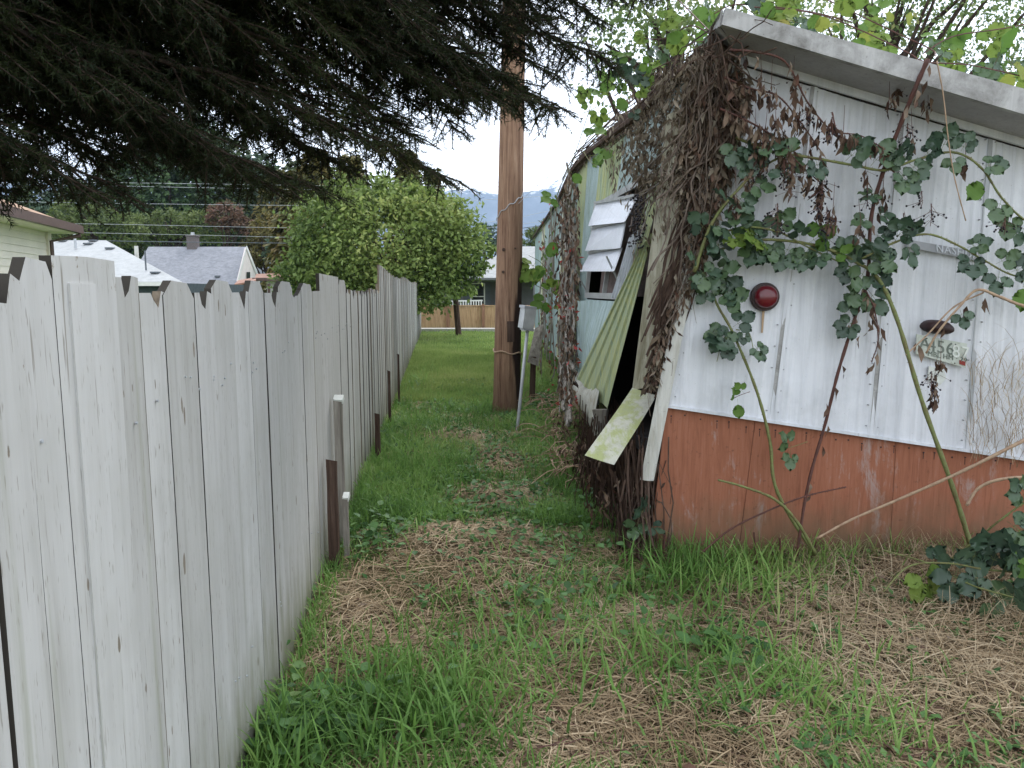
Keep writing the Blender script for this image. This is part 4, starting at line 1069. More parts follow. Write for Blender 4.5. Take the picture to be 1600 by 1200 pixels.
cane('bramble_cane', 'thick brown-red bramble cane hanging from the roof edge to the ground', [(1450,92,4.0),(1425,150,4.05),(1388,245,4.15),(1362,335,4.2),(1356,430,4.22),(1338,490,4.24),(1310,580,4.26),(1290,660,4.28),(1262,760,4.26),(1245,868,4.2)], .012, .008, 'cane_red', nleaf=12, lsize=.13, span=(.28, .62), berries=[(1412,345,4.15,16,.10),(1355,300,4.15,10,.09)], dead=30)
cane('bramble_cane', 'thickest green bramble cane leaning left across the wall near the number plate', [(1518,856,4.0),(1488,760,4.05),(1440,625,4.1),(1402,500,4.14),(1372,435,4.17),(1335,408,4.18),(1280,385,4.2),(1215,375,4.22),(1165,378,4.24),(1110,395,4.26)], .014, .006, 'cane_green', nleaf=26, lsize=.12, span=(.46, 1))
cane('bramble_cane', 'leafy bramble shoot arching along the upper right of the white wall', [(1150,215,4.2),(1200,235,4.18),(1266,246,4.15),(1333,258,4.14),(1383,266,4.13),(1430,250,4.12),(1490,238,4.12),(1533,262,4.1),(1566,310,4.1),(1610,350,4.1),(1680,380,4.1)], .008, .005, 'cane_green', nleaf=34, lsize=.125, span=(.0, 1), berries=[(1285,285,4.12,26,.16),(1225,262,4.12,18,.12),(1455,330,4.1,14,.08),(1570,350,4.05,12,.06)])
cane('bramble_cane', 'leafy bramble shoot across the wall under the badge to the right edge', [(1345,405,4.18),(1400,378,4.16),(1450,366,4.15),(1500,385,4.13),(1540,408,4.12),(1590,432,4.1),(1680,440,4.08)], .007, .004, 'cane_green', nleaf=22, lsize=.125, span=(0, 1), berries=[(1440,310,4.12,8,.05)])
cane('bramble_cane', 'bramble shoot with dark leaves climbing over the corner above the tail light', [(1085,425,4.2),(1112,350,4.2),(1150,300,4.19),(1190,262,4.18),(1250,230,4.17)], .011, .006, 'cane_green', nleaf=18, lsize=.12, span=(0, 1), berries=[(1215,330,4.12,26,.14),(1292,335,4.12,24,.15)])
cane('bramble_cane', 'bramble shoot with scattered leaves between tail light and badge', [(1110,372,4.22),(1160,355,4.2),(1215,362,4.2),(1260,385,4.2),(1330,418,4.2)], .006, .004, 'cane_green', nleaf=16, lsize=.12, span=(0, 1))
cane('bramble_cane', 'dry reddish runner sagging under the roof overhang at the corner', [(1140,78,4.05),(1185,82,4.06),(1228,98,4.08),(1262,160,4.12),(1300,205,4.15),(1340,225,4.15)], .007, .003, 'cane_red', dead=26)
cane('bramble_cane', 'dry reddish runner with curled leaves, second below the roof corner', [(1130,120,4.15),(1172,138,4.15),(1215,150,4.15),(1250,190,4.15),(1285,240,4.15)], .006, .003, 'cane_red', dead=60, berries=[(1262,180,4.12,12,.06)])
cane('bramble_cane', 'dry reddish runner with curled leaves, lowest of those at the corner', [(1125,170,4.15),(1170,190,4.15),(1210,215,4.15),(1255,262,4.15),(1300,300,4.15)], .006, .003, 'cane_red', dead=70)
cane('bramble_cane', 'dry cane with berries hanging in the middle of the upper wall', [(1300,175,4.12),(1310,205,4.12),(1345,212,4.12),(1385,235,4.12)], .004, .003, 'cane_red', dead=24, berries=[(1300,195,4.1,18,.10),(1418,205,4.1,14,.07)])
cane('dead_stalk', 'long tan dead cane slanting up across the red-brown skirting', [(1275,842,4.1),(1330,812,4.12),(1400,782,4.1),(1500,738,4.0),(1600,688,3.9),(1680,650,3.85)], .006, .011, 'cane_dry', cat='dead cane')
cane('dead_stalk', 'tan dead cane curving over beside the thick green cane at the right', [(1510,790,3.9),(1530,762,3.9),(1570,748,3.85),(1640,745,3.8)], .008, .009, 'cane_dry', cat='dead cane')
cane('dead_stalk', 'short moss-green broken cane arching before the skirting', [(1122,750,4.05),(1160,760,4.06),(1210,780,4.1),(1245,815,4.12),(1275,866,4.15)], .006, .010, 'cane_green', cat='dead cane')
cane('dead_stalk', 'thin dark dead cane crossing the skirting towards the left', [(1095,865,4.1),(1140,828,4.12),(1200,798,4.12),(1260,775,4.14),(1322,761,4.15)], .006, .004, 'cane_red', cat='dead cane')
cane('dead_stalk', 'forked tan cane bent sharply in front of the number plate', [(1690,500,3.9),(1600,478,4.0),(1560,463,4.05),(1527,453,4.08),(1500,478,4.1),(1465,520,4.12),(1447,552,4.15)], .009, .006, 'cane_dry', cat='dead cane', nleaf=2, lsize=.1, span=(.55, .75), berries=[(1455,592,4.15,14,.07)])
cane('dead_stalk', 'thin grey cane running from the number plate down to the green cane', [(1537,457,4.1),(1490,480,4.12),(1450,522,4.13),(1415,555,4.12)], .005, .004, 'cane_dry', cat='dead cane', dead=6)
cane('dead_stalk', 'thin straight tan stalk dangling from the roof over the upper wall', [(1464,95,4.0),(1474,150,4.02),(1482,220,4.04),(1492,280,4.05),(1509,345,4.06)], .0035, .003, 'cane_dry', cat='dead cane')
cane('dead_stalk', 'short dead stems with brown shrivelled leaves beside the thick cane', [(1345,440,4.18),(1365,480,4.17),(1372,530,4.17),(1362,566,4.17)], .004, .003, 'cane_red', cat='dead cane', dead=16)
cane('bramble_cane', 'small sprig with three light leaves above the drip edge', [(1172,612,4.24),(1155,618,4.24),(1142,625,4.23)], .002, .002, 'cane_red', nleaf=3, leafset='light', lsize=.085, span=(.2, 1))
cane('bramble_cane', 'single lobed leaf sprig in front of the red-brown skirting', [(1262,690,4.28),(1245,696,4.27),(1232,700,4.26)], .002, .002, 'cane_green', nleaf=2, lsize=.10, span=(.7, 1))
cane('bramble_cane', 'leafy sprigs hanging off the green cane right of the tail light', [(1148,520,4.25),(1128,540,4.24),(1120,565,4.24)], .003, .002, 'cane_green', nleaf=5, lsize=.085, span=(.2, 1))
cane('bramble_cane', 'small leafy sprig leaning right off the green cane below the tail light', [(1150,515,4.25),(1170,520,4.24),(1178,550,4.23)], .003, .002, 'cane_green', nleaf=4, lsize=.085, span=(.2, 1))
dc = thing('dried_bramble_clusters', at(1240, 200, 4.12), 'dried brown leaf bunches and berry strings hanging on threads over the upper white wall', 'dried brambles')
P_, D_, sz = [], [], []; tw = MB(); bk = MB(); random.seed(61)
for (a, b, ln, k_) in [(1165,160,.10,14),(1180,205,.22,40),(1197,190,.25,46),(1212,175,.12,16),(1222,200,.2,40),(1240,120,.10,14),(1250,165,.13,16),(1190,115,.08,10),(1205,130,.10,14),(1262,255,.16,22),(1236,262,.14,26),(1282,290,.22,40),(1302,320,.14,20),(1318,200,.12,14),(1345,345,.10,12),(1390,150,.08,8),(1405,120,.1,10),(1450,150,.08,8),(1172,250,.14,26),(1150,300,.12,20),(1380,290,.1,14),(1352,265,.08,10),(1470,560,.1,12),(1460,590,.16,26),(1508,250,.06,6),(1425,205,.1,12)]:
    c0 = at(a, b, random.uniform(4.1, 4.2)); tw.tube([c0 + Vector((random.gauss(0,.01), 0, .12)), c0, c0 + Vector((random.gauss(0, .01), 0, -ln))], [.0012, .002, .001], 3)
    for j in range(k_):
        t_ = random.random(); P_.append(c0 + Vector((random.gauss(0, .014), random.gauss(0, .012), -ln*t_))); D_.append((random.gauss(0, .3), random.gauss(0, .3), -1)); sz.append(.03 + .05*random.random())
    for j in range(k_//3):
        p = c0 + Vector((random.gauss(0, .035), random.gauss(0, .015)-.01, -ln*random.uniform(.3, 1.25))); bk.lathe(p, (0, 0, 1), [(.001, -.0062), (.0055, 0), (.001, .006)], 6); tw.tube([p, Vector((c0.x, c0.y, p.z + .03))], .0009, 3, cap=False)
V_, T_, t_ = inst(*CURL, np.array(P_), frames(np.array(D_)), np.array(sz)); npmesh('dead_leaves', V_, T_, M['leaf_dead'], dc, tint=t_, kind='stuff')
tw.build('stalks', M['cane_red'], dc, kind='stuff'); bk.build('berries', M['berry'], dc, kind='stuff')
# low brambles, lower right
cane('bramble_cane', 'low bramble runner with large dark leaves at the lower right', [(1690,905,3.4),(1600,895,3.5),(1540,890,3.55),(1480,880,3.6),(1420,885,3.65),(1380,925,3.6)], .006, .004, 'cane_green', nleaf=20, lsize=.15, span=(0, .95))
cane('bramble_cane', 'bramble runner rising at the right edge with broad leaves', [(1480,878,3.75),(1520,848,3.7),(1560,815,3.6),(1610,780,3.55),(1680,750,3.5)], .006, .004, 'cane_green', nleaf=14, lsize=.15, span=(.15, 1))
cane('bramble_cane', 'bramble runner trailing beyond the lower right corner with yellow tipped leaves', [(1380,860,3.9),(1450,880,3.75),(1520,915,3.5),(1600,940,3.3),(1690,990,3.1)], .005, .004, 'cane_green', nleaf=12, lsize=.13, span=(.1, 1))
cane('bramble_cane', 'bramble shoot hanging free against the sky left of the trailer', [(868,330,7.0),(872,300,7.0),(895,250,6.6),(915,190,6.3),(935,130,6.1),(955,80,6.0),(985,20,6.0)], .004, .002, 'cane_green', nleaf=7, leafset='light', lsize=.16, span=(.0, .75))
cane('bramble_cane', 'second free bramble shoot higher against the sky beside the spruce tips', [(985,110,5.8),(960,140,5.9),(935,165,6.0),(905,180,6.1)], .003, .002, 'cane_green', nleaf=6, leafset='light', lsize=.15, span=(.2, 1))
cane('bramble_cane', 'young green bramble at the foot of the broken corner', [(1000,845,4.3),(1010,815,4.3),(990,800,4.25)], .003, .002, 'cane_green', nleaf=7, lsize=.11, span=(.2, 1))
# tendrils with a few leaves near the upper left wall of trailer
cane('vine_shoot', 'light green leafy shoot below the gutter beside the window', [(905,225,7.2),(920,250,7.0),(935,262,6.8)], .003, .002, 'cane_green', nleaf=5, leafset='light', lsize=.17, cat='vine')
for (a, b, lab) in ((846, 450, 'green climbing leaves beside the top of the metal box'), (838, 405, 'small green climbing leaves high on the far trailer side')):
    cane('vine_shoot', lab, [(a+25, b+30, 10.2), (a+8, b+6, 10.0), (a-12, b-6, 9.8)], .005, .003, 'cane_green', nleaf=5, leafset='light', lsize=.26, cat='vine')
# short dead stubs in front of the skirting
for i, (a, b, h_) in enumerate(((1183, 872, 40), (1222, 872, 32), (1040, 872, 36), (1275, 872, 28))):
    st_ = thing('cut_stub', at(a, b, 4.2), ['dark cut cane stub before the skirting, the tallest of four', 'dark cut cane stub right of the tallest one', 'thin dark cane stub near the broken corner', 'small cut cane stub under the long tan cane'][i], 'cane stub')
    m = MB(); m.tube([at(a, b+8, 4.2), at(a-3, b-h_*.5, 4.2), at(a-5+i*2, b-h_, 4.19)], [.007, .006, .005], 6); m.build('stem', M['cane_red'], st_)

# ================================================================ DEAD VINE CURTAIN on the broken corner
def in_poly(px, py, poly):
    c_ = False; n = len(poly); j = n-1
    for i in range(n):
        xi, yi = poly[i]; xj, yj = poly[j]
        if (yi > py) != (yj > py) and px < (xj-xi)*(py-yi)/(yj-yi)+xi: c_ = not c_
        j = i
    return c_
def sample_poly(poly, n):
    x0, x1 = min(p[0] for p in poly), max(p[0] for p in poly); y0, y1 = min(p[1] for p in poly), max(p[1] for p in poly); o = []
    while len(o) < n:
        a, b = rng.uniform(x0, x1), rng.uniform(y0, y1)
        if in_poly(a, b, poly): o.append((a, b))
    return o
def surf(px, py, off):
    """point on the outside of the broken corner: side wall, or end wall plane, whichever comes first"""
    p = on_side(px, py, off)
    if p.y < YW + .25 or p.y > 14 or px > 1000 + max(0, 500-py)*.35: p = at(px, py, lerp(YW + .1, YW - off, .7))
    return p
vine = thing('dead_vine', (.95, 4.4, 0), 'thick curtain of dead brown vines hanging over the broken trailer corner', 'dead vine')
dense = [(1118,62),(1150,85),(1178,130),(1160,200),(1130,300),(1104,380),(1078,450),(1050,525),(1024,600),(1006,600),(1030,520),(1050,450),(1070,380),(1078,320),(1040,296),(1006,304),(985,270),(965,240),(985,190),(1040,110)]
loose = [(1118,62),(1150,85),(1180,140),(1130,300),(1080,330),(1010,385),(990,400),(985,340),(960,300),(940,240),(900,262),(895,240),(950,195),(985,140),(1040,90)]
P_, D_, sz = [], [], []
for (a, b) in sample_poly(dense, 3900):
    p = surf(a, b, .03 + .15*rng.random()); P_.append(p); D_.append((rng.normal(0, .55), rng.normal(0, .5), -1)); sz.append(.022 + .075*rng.random()**1.6)
V1 = inst(*CURL, np.array(P_), frames(np.array(D_)), np.array(sz))
P_, D_, sz = [], [], []
for (a, b) in sample_poly(loose, 1900):
    p = surf(a, b, .02 + .12*rng.random()); P_.append(p); D_.append((rng.normal(0, .35), rng.normal(0, .35), -1)); sz.append(.03 + .05*rng.random())
V2 = inst(*NARROW, np.array(P_), frames(np.array(D_)), np.array(sz))
V_, T_, t_ = join([V1, V2]); npmesh('dead_leaves', V_, T_, M['leaf_deadpale'], vine, tint=t_, kind='stuff')
P_, D_, sz = [], [], []
for (a, b) in sample_poly([(1085,110),(1160,110),(1145,260),(1105,390),(1060,500),(1026,600),(1008,600),(1046,470),(1082,360),(1060,240)], 1500):
    p = surf(a, b, .06 + .14*rng.random()); P_.append(p); D_.append((rng.normal(0, .3), rng.normal(0, .3), -1)); sz.append(.04 + .05*rng.random())
V_, T_, t_ = inst(*CURL, np.array(P_), frames(np.array(D_)), np.array(sz)); npmesh('brown_leaves', V_, T_, M['leaf_dead'], vine, tint=t_, kind='stuff')
# stems: long ropes over the corner
ropes = MB(); random.seed(21)
for i in range(64):
    a0 = random.gauss(1120, 14); y0_ = random.uniform(45, 110)
    a1 = random.gauss(1022, 8); y1_ = random.uniform(480, 625)
    pts = []
    for k in range(9):
        t = k/8; a = lerp(a0, a1, t**1.15) + 22*math.sin(math.pi*t)*random.choice([.3, .7, 1]) + random.gauss(0, 4); b = lerp(y0_, y1_, t)
        pts.append(surf(a, b, .05 + .08*random.random()))
    ropes.tube(smooth_path(pts, 3), [random.uniform(.004, .009)]*25, 4)
for i in range(34):                      # stems along the gutter line to the left
    a1 = random.uniform(875, 1000); pts = []
    tb = [(1130, 62), (1060, 118), (1000, 178), (960, 205), (925, 236), (900, 262), (885, 295), (872, 330)]
    s0 = random.randrange(0, 3); sub = tb[s0:s0 + random.randint(3, 6)]; dx, dy = random.gauss(0, 6), random.gauss(-8, 9)
    for (a, b) in sub: pts.append(surf(a+dx+random.gauss(0, 3), b+dy+random.gauss(0, 4), .04))
    if len(pts) > 2: ropes.tube(smooth_path(pts, 3), random.uniform(.003, .007), 4)
ropes.build('stems', M['cane_dry'] if False else M['brownstake'], vine, kind='stuff')
pr = MB(); random.seed(44)
for i in range(26):
    a0 = random.gauss(1118, 16); y0_ = random.uniform(40, 200); a1 = random.gauss(1030, 12) if i % 3 else random.gauss(1000, 14); y1_ = random.uniform(300, 560) if i % 3 else random.uniform(260, 380); pts = []
    for k in range(9):
        t = k/8; a = lerp(a0, a1, t**1.15) + 24*math.sin(math.pi*t)*random.choice([.2, .6, 1]) + random.gauss(0, 6); b = lerp(y0_, y1_, t); pts.append(surf(a, b, .15 + .08*random.random()))
    r_ = random.uniform(.0014, .0058); pr.tube(smooth_path(pts, 3), [r_*(1 + .25*math.sin(j*1.7)) for j in range(25)], 5)
pr.build('woody_stems', M['deadstem'], vine, kind='stuff')
# knotted mass where the vines cross the roof corner
kn = MB()
for i in range(26):
    c0 = at(random.gauss(1122, 14), random.gauss(85, 32), random.uniform(3.98, 4.3)); pts = [c0]
    d = Vector((random.gauss(0, .4), random.gauss(0, .3), random.gauss(-.3, .6)))
    for k in range(5): d = d*.7 + Vector((random.gauss(0, .35), random.gauss(0, .3), random.gauss(-.15, .4))); pts.append(pts[-1] + d.normalized()*.07)
    kn.tube(pts, random.uniform(.002, .005), 4)
kn.build('runners', M['brownstake'], vine, kind='stuff')
# thin hanging threads
th = MB()
for i in range(160):
    a, b = sample_poly(dense, 1)[0]; p = surf(a, b, .12 + .06*random.random()); ln = random.uniform(.08, .3)
    th.tube([p, p + Vector((random.gauss(0, .02), random.gauss(0, .01), -ln*.5)), p + Vector((random.gauss(0, .03), random.gauss(0, .02), -ln))], .0016, 3, cap=False)
th.build('threads', M['deadstem'], vine, kind='stuff')
# berry clusters hanging in front of window
bb_ = MB()
for i in range(150):
    p = at(random.gauss(996, 7), random.uniform(305, 388), random.uniform(4.85, 5.1)); bb_.lathe(p, (0,0,1), [(.001,-.008),(.008,0),(.001,.008)], 6)
bb_.build('berries', M['berry'], vine, kind='stuff')

# second column: dead vines with red berries down the far edge of the window bay
vine2 = thing('dead_vine', (.66, 8.4, 0), 'column of dead vines with red berries on the trailer side left of the window', 'dead vine')
m = MB(); P_, D_ = [], []
for i in range(52):
    a = random.gauss(886, 6); b0__ = random.uniform(270, 430); b1__ = random.uniform(480, 665); pts = []
    for k in range(7): t = k/6; pts.append(on_side(a + random.gauss(0, 3) - 6*t, lerp(b0__, b1__, t), .06 + .10*random.random()) if True else None)
    pts = [Vector((p.x, min(p.y, 8.9), p.z)) for p in pts]
    m.tube(smooth_path(pts, 2), random.uniform(.008, .02), 4)
m.build('stems', M['greywood'], vine2, kind='stuff')
for (a, b) in sample_poly([(868,330),(888,262),(905,290),(903,480),(898,640),(872,610)], 650):
    p = on_side(a, b, .10 + .12*rng.random()); p.y = min(p.y, 9.5); P_.append(p); D_.append((rng.normal(0, .3), rng.normal(0, .3), -1))
V_, T_, t_ = inst(*CURL, np.array(P_), frames(np.array(D_)), .05 + .06*rng.random(len(P_))); npmesh('dead_leaves', V_, T_, M['leaf_dead'], vine2, tint=t_, kind='stuff')
P_, D_ = [], []
for i in range(80):
    a = rng.normal(878, 16); b = rng.choice([400, 475, 485, 495, 540, 560, 620]) + rng.normal(0, 9); p = on_side(min(a, 904), b, .22 + .05*rng.random()); p.y = min(p.y, 9.0); P_.append(p); D_.append(rng.normal(0, 1, 3))
V_, T_, t_ = inst(*OVAL, np.array(P_), frames(np.array(D_)), .03 + .03*rng.random(len(P_)), t=rng.random(len(P_))*.45); npmesh('red_leaves', V_, T_, M['leaf_redvine'], vine2, tint=t_, kind='stuff')
vine3 = thing('dead_vine', (.6, 11.5, 0), 'sparse dead vines and small berries over the far blue trailer side', 'dead vine')
m = MB(); P_, D_ = [], []
for i in range(16):
    a = random.gauss(856, 9); pts = []; yy_ = random.uniform(10.5, 15); b0__ = random.uniform(350, 470)
    for k in range(6):
        t = k/5; z_ = lerp(random.uniform(1.9, 3.0), random.uniform(.1, .9), t); pts.append(Vector((side_x(yy_, z_) - .08 - .10*random.random(), yy_ + random.gauss(0, .06), z_)))
        P_.append(pts[-1]); D_.append((rng.normal(0, .4), rng.normal(0, .3), -1)); P_.append(pts[-1] + Vector((0, .1, .12))); D_.append((rng.normal(0, .4), rng.normal(0, .3), -1))
    m.tube(smooth_path(pts, 2), random.uniform(.006, .014), 4)
m.build('stems', M['greywood'], vine3, kind='stuff')
V_, T_, t_ = inst(*OVAL, np.array(P_), frames(np.array(D_)), .05 + .06*rng.random(len(P_)), t=.2+.8*rng.random(len(P_))); npmesh('leaves', V_, T_, M['leaf_redvine'], vine3, tint=t_, kind='stuff')

# root tangle under the broken corner and along the trailer foot
tang = thing('root_tangle', (.9, 4.9, 0), 'dark tangle of dead roots and stems under the broken trailer corner', 'dead vine')
m = MB(); random.seed(9)
for i in range(520):
    yy_ = random.uniform(4.3, 6.4); xx = random.uniform(.58, .9) + (.12 if yy_ < 4.7 else 0) - (yy_ < 4.5)*.08; z_ = random.uniform(.25, .75); pts = [Vector((xx, yy_, z_))]
    for k in range(4): pts.append(pts[-1] + Vector((random.gauss(0, .03), random.gauss(0, .04), -z_/4 - .01)))
    m.tube(pts, random.uniform(.002, .007), 3, cap=False)
m.build('stems', M['brownstake'], tang, kind='stuff')
m = MB()
for i in range(150):
    yy_ = random.uniform(5.8, 10.5); xx = random.uniform(.35, .85); z_ = random.uniform(.12, .4)
    pts = [Vector((xx, yy_, random.uniform(0, .1)))]; d = Vector((random.gauss(0, .5), random.gauss(0, .5), 1))
    for k in range(5): d = d*.75 + Vector((random.gauss(0, .3), random.gauss(0, .3), -.18)); pts.append(pts[-1] + d.normalized()*random.uniform(.06, .12))
    m.tube(pts, random.uniform(.003, .006), 3, cap=False)
m.build('dry_stems', M['cane_dry'], tang, kind='stuff')
P_ = []; D_ = []
for i in range(520):
    yy_ = rng.uniform(4.35, 8); xx = rng.uniform(.5, .95) - (.0 if yy_ < 6 else .08); P_.append((xx, yy_, rng.uniform(.02, .5 if yy_ < 6 else .32))); D_.append((rng.normal(0, .5), rng.normal(0, .4), -1))
V_, T_, t_ = inst(*CURL, np.array(P_), frames(np.array(D_)), .04 + .05*rng.random(len(P_))); npmesh('dead_leaves', V_, T_, M['leaf_dead'], tang, tint=t_, kind='stuff')
print('part c ok')
# ================================================================ SPRUCE overhead
TR = Vector((-3.1, 1.3, 0))
spruce = thing('spruce_tree', (TR.x, TR.y, 0), 'dark spruce whose drooping boughs hang over the fence and fill the top left', 'tree')
m = MB(); m.tube([TR + Vector((0, 0, z_)) for z_ in (-.2, .5, 2, 4, 7, 11)], [.30, .26, .22, .18, .12, .03], 14); m.build('trunk', M['bark'], spruce, smooth=True)
def bough(tip, z0, droop=.25, width=.85, dens=1.0, start=.22):
    """main limb from the trunk to a tip; side twigs with needles along it"""
    A = TR + Vector((0, 0, z0)); B = Vector(tip); L = (B-A).length
    n = max(8, int(L/.14)); pts = []
    lat = (B-A).cross(Vector((0, 0, 1))).normalized()*random.uniform(-.4, .4); wv = random.uniform(-.12, .12); ph_ = random.random()*6
    for i in range(n+1):
        t = i/n; p = A.lerp(B, t) + lat*math.sin(math.pi*t) + lat.normalized()*(wv*math.sin(7*t+ph_)*t); p.z += droop*math.sin(math.pi*t)*1.1 - .05*t*t*t + .06*math.sin(9*t+ph_); p += Vector((random.gauss(0, .008), random.gauss(0, .008), random.gauss(0, .008))); pts.append(p)
    S0, S1, r0, r1 = [], [], [], []
    T0, T1 = [], []
    ddir = (B-A).normalized(); sd0 = ddir.cross(Vector((0, 0, 1))).normalized()
    for i in range(n):
        t = i/n; S0.append(pts[i]); S1.append(pts[i+1]); r0.append(lerp(.024, .004, t)); r1.append(lerp(.024, .004, (i+1)/n))
    step = .068/dens; s = start*L
    while s < L*1.0:
        t = s/L; i = min(n-1, int(t*n)); p = pts[i].lerp(pts[i+1], t*n-i)
        for side_ in (-1, 1):
            if random.random() < .1: continue
            ln = width*(.18 + .82*(1-t)**.7)*random.uniform(.55, 1.1)*.75 + .08
            d = (sd0*side_*random.uniform(.5, 1.1) + ddir*random.uniform(-.1, 1.0) + Vector((0, 0, random.uniform(-.8, -.05)))).normalized()
            k = max(2, int(ln/.09)); q_ = p.copy()
            for j in range(k):
                q2 = q_ + d*(ln/k); S0.append(q_); S1.append(q2); r0.append(lerp(.006, .002, j/k)); r1.append(lerp(.006, .002, (j+1)/k)); T0.append(q_); T1.append(q2)
                if j > 0 or k < 3:
                    for s2 in (-1, 1):
                        if random.random() < .25: continue
                        l2 = random.uniform(.07, .17)*(1.1 - .5*j/k); sd_ = d.cross(Vector((0, 0, 1))).normalized()
                        e = (sd_*s2*.8 + d*random.uniform(.5, .9) + Vector((0, 0, random.uniform(-.45, .1)))).normalized()
                        T0.append(q_); T1.append(q_ + e*l2)
                d = (d + Vector((random.gauss(0, .05), random.gauss(0, .05), -.10 + random.gauss(0, .05)))).normalized(); q_ = q2
        s += step*random.uniform(.7, 1.3)
    T0 += pts[int(n*.75):-1]; T1 += pts[int(n*.75)+1:]
    V_, Q_ = segs(np.array(S0), np.array(S1), np.array(r0), np.array(r1), 4)
    br = npmesh('branch', V_, Q_, M['bark'], spruce)
    T0 = np.array(T0); T1 = np.array(T1)
    V2, Q2 = segs(T0, T1, .0022, .0012, 3)
    npmesh('twigs', V2, Q2, M['bark'], br, kind='stuff')
    Ls = np.linalg.norm(T1-T0, axis=1); cnt = np.maximum(4, (Ls*270).astype(int)); idx_ = np.repeat(np.arange(len(T0)), cnt); N = len(idx_)
    u = rng.random(N); P_ = T0[idx_] + (T1-T0)[idx_]*u[:, None]; Dm = (T1-T0)[idx_]/Ls[idx_][:, None]
    rad = rng.normal(size=(N, 3)); rad -= Dm*np.sum(rad*Dm, 1)[:, None]; rad /= np.linalg.norm(rad, axis=1)[:, None]
    D_ = Dm*.75 + rad; D_ /= np.linalg.norm(D_, axis=1)[:, None]; ln = .021 + .017*rng.random(N)
    S_ = np.cross(D_, rng.normal(size=(N, 3))); S_ /= np.linalg.norm(S_, axis=1)[:, None]
    V_ = np.stack([P_ - S_*.0023, P_ + S_*.0023, P_ + D_*ln[:, None]], 1).reshape(-1, 3); T_ = np.arange(3*N).reshape(-1, 3)
    tb = rng.random(len(T0)); tt = np.repeat(np.clip(tb[idx_]*.6 + .25*rng.random(N), 0, 1), 3)
    npmesh('needles', V_, T_, M['needle'], br, tint=tt, kind='stuff')
    return N
random.seed(31)
tips = [((15, 285), 3.0), ((75, 300), 3.2), ((150, 268), 3.6), ((190, 318), 3.1), ((215, 262), 3.4), ((250, 240), 4.2), ((300, 262), 3.9), ((350, 250), 3.6), ((400, 262), 3.9), ((452, 290), 3.7), ((500, 300), 3.9), ((530, 235), 4.3),
        ((560, 262), 4.3), ((610, 232), 4.1), ((655, 238), 4.4), ((728, 272), 4.3), ((700, 215), 4.6), ((765, 180), 4.5), ((800, 150), 4.7), ((850, 178), 4.5), ((880, 95), 4.7), ((925, 60), 4.9), ((962, 118), 4.8), ((1000, 18), 4.9),
        ((90, 200), 3.6), ((170, 170), 3.9), ((260, 190), 4.4), ((330, 160), 4.1), ((420, 190), 4.3), ((500, 170), 4.6), ((600, 150), 4.6), ((680, 120), 4.8), ((780, 80), 5.0), ((860, 20), 5.1), ((960, -40), 5.0), ((700, 20), 4.7), ((600, 60), 4.3), ((480, 90), 4.0), ((380, 60), 3.8), ((260, 80), 3.6), ((140, 70), 3.5), ((40, 120), 3.2),
        ((835, 150), 4.5), ((800, 110), 4.4), ((870, 175), 4.6), ((905, 70), 4.8), ((820, 60), 4.6), ((760, 120), 4.4), ((930, 10), 4.8), ((700, 160), 4.3), ((640, 190), 4.2), ((30, 300), 3.1), ((120, 295), 3.0), ((550, 10), 3.7), ((420, -20), 3.4), ((250, -10), 3.1), ((80, 0), 3.0)]
tot = 0
for (a, b), Yt in tips:
    p = at(a, b - 14, Yt); tot += bough(p, p.z + random.uniform(.35, .8), droop=random.uniform(.05, .22), width=.78, dens=1.15, start=.36)
low_edge = [(0, 262), (80, 292), (180, 300), (300, 250), (400, 262), (480, 285), (540, 240), (620, 215), (700, 205), (760, 140), (850, 120), (900, 40), (1000, 0)]
for i in range(44):
    a = random.uniform(-60, 1000)**1 if i % 3 else random.uniform(-60, 480); ylim = np.interp(a, [k_[0] for k_ in low_edge], [k_[1] for k_ in low_edge])
    b = ylim - 34 - random.random()**1.3*(ylim + 60)*.7; p = at(a, b, random.uniform(3.2, 4.2) + a*.0013)
    tot += bough(p, p.z + random.uniform(.4, 1.0), droop=random.uniform(.05, .3), width=.85, dens=1.0, start=.42)
for (x_, y_, z_) in [(-.6, 3.2, 3.3), (.2, 2.2, 3.5), (-.8, 1.2, 3.2), (-1.4, 2.4, 3.3), (.4, 3.4, 3.6), (-.4, .3, 3.3), (-1.8, .2, 3.1), (0.9, 4.2, 4.1), (-1.6, 3.9, 3.6)]:  # boughs added above the view to shade the fence and near ground
    tot += bough((x_, y_, z_), z_ + .8, .2, .9, .6, .2)
print('needles', tot)

# ================================================================ BACKGROUND HOUSES
Mh = {}
Mh['brownroof'] = shingles('brown_roof_shingles', (.30,.20,.14), (.42,.30,.22), (.22,.15,.11))
Mh['paleroof'] = shingles('pale_grey_roof', (.34,.355,.36), (.44,.455,.46), (.28,.295,.30))
Mh['blueroof'] = shingles('blue_grey_roof_shingles', (.18,.19,.21), (.30,.31,.34), (.14,.15,.17), .16, .4)
Mh['darkroof'] = shingles('dark_slate_roof', (.10,.115,.13), (.16,.175,.19), (.09,.1,.12))
Mh['greyroof'] = shingles('grey_shingle_roof', (.27,.28,.28), (.40,.41,.41), (.22,.23,.23))
Mh['siding'] = plain('cream_siding', (.74,.69,.60), .7, .3, 0, .08, 2)
Mh['pinkwhite'] = plain('pinkish_white_wall', (.66,.60,.58), .8, .2, 0, .08, 2)
Mh['gutter'] = plain('brown_gutter', (.10,.062,.052), .5, .4)
Mh['greywall'] = plain('dark_grey_wall', (.13,.135,.14), .8, .2, 0, .12, 3)
Mh['copper'] = plain('copper_brown_roof', (.36,.19,.13), .6, .3, 0, .3, 3)
Mh['whitetrim'] = plain('white_trim', (.72,.72,.70), .6, .3, 0, .08)
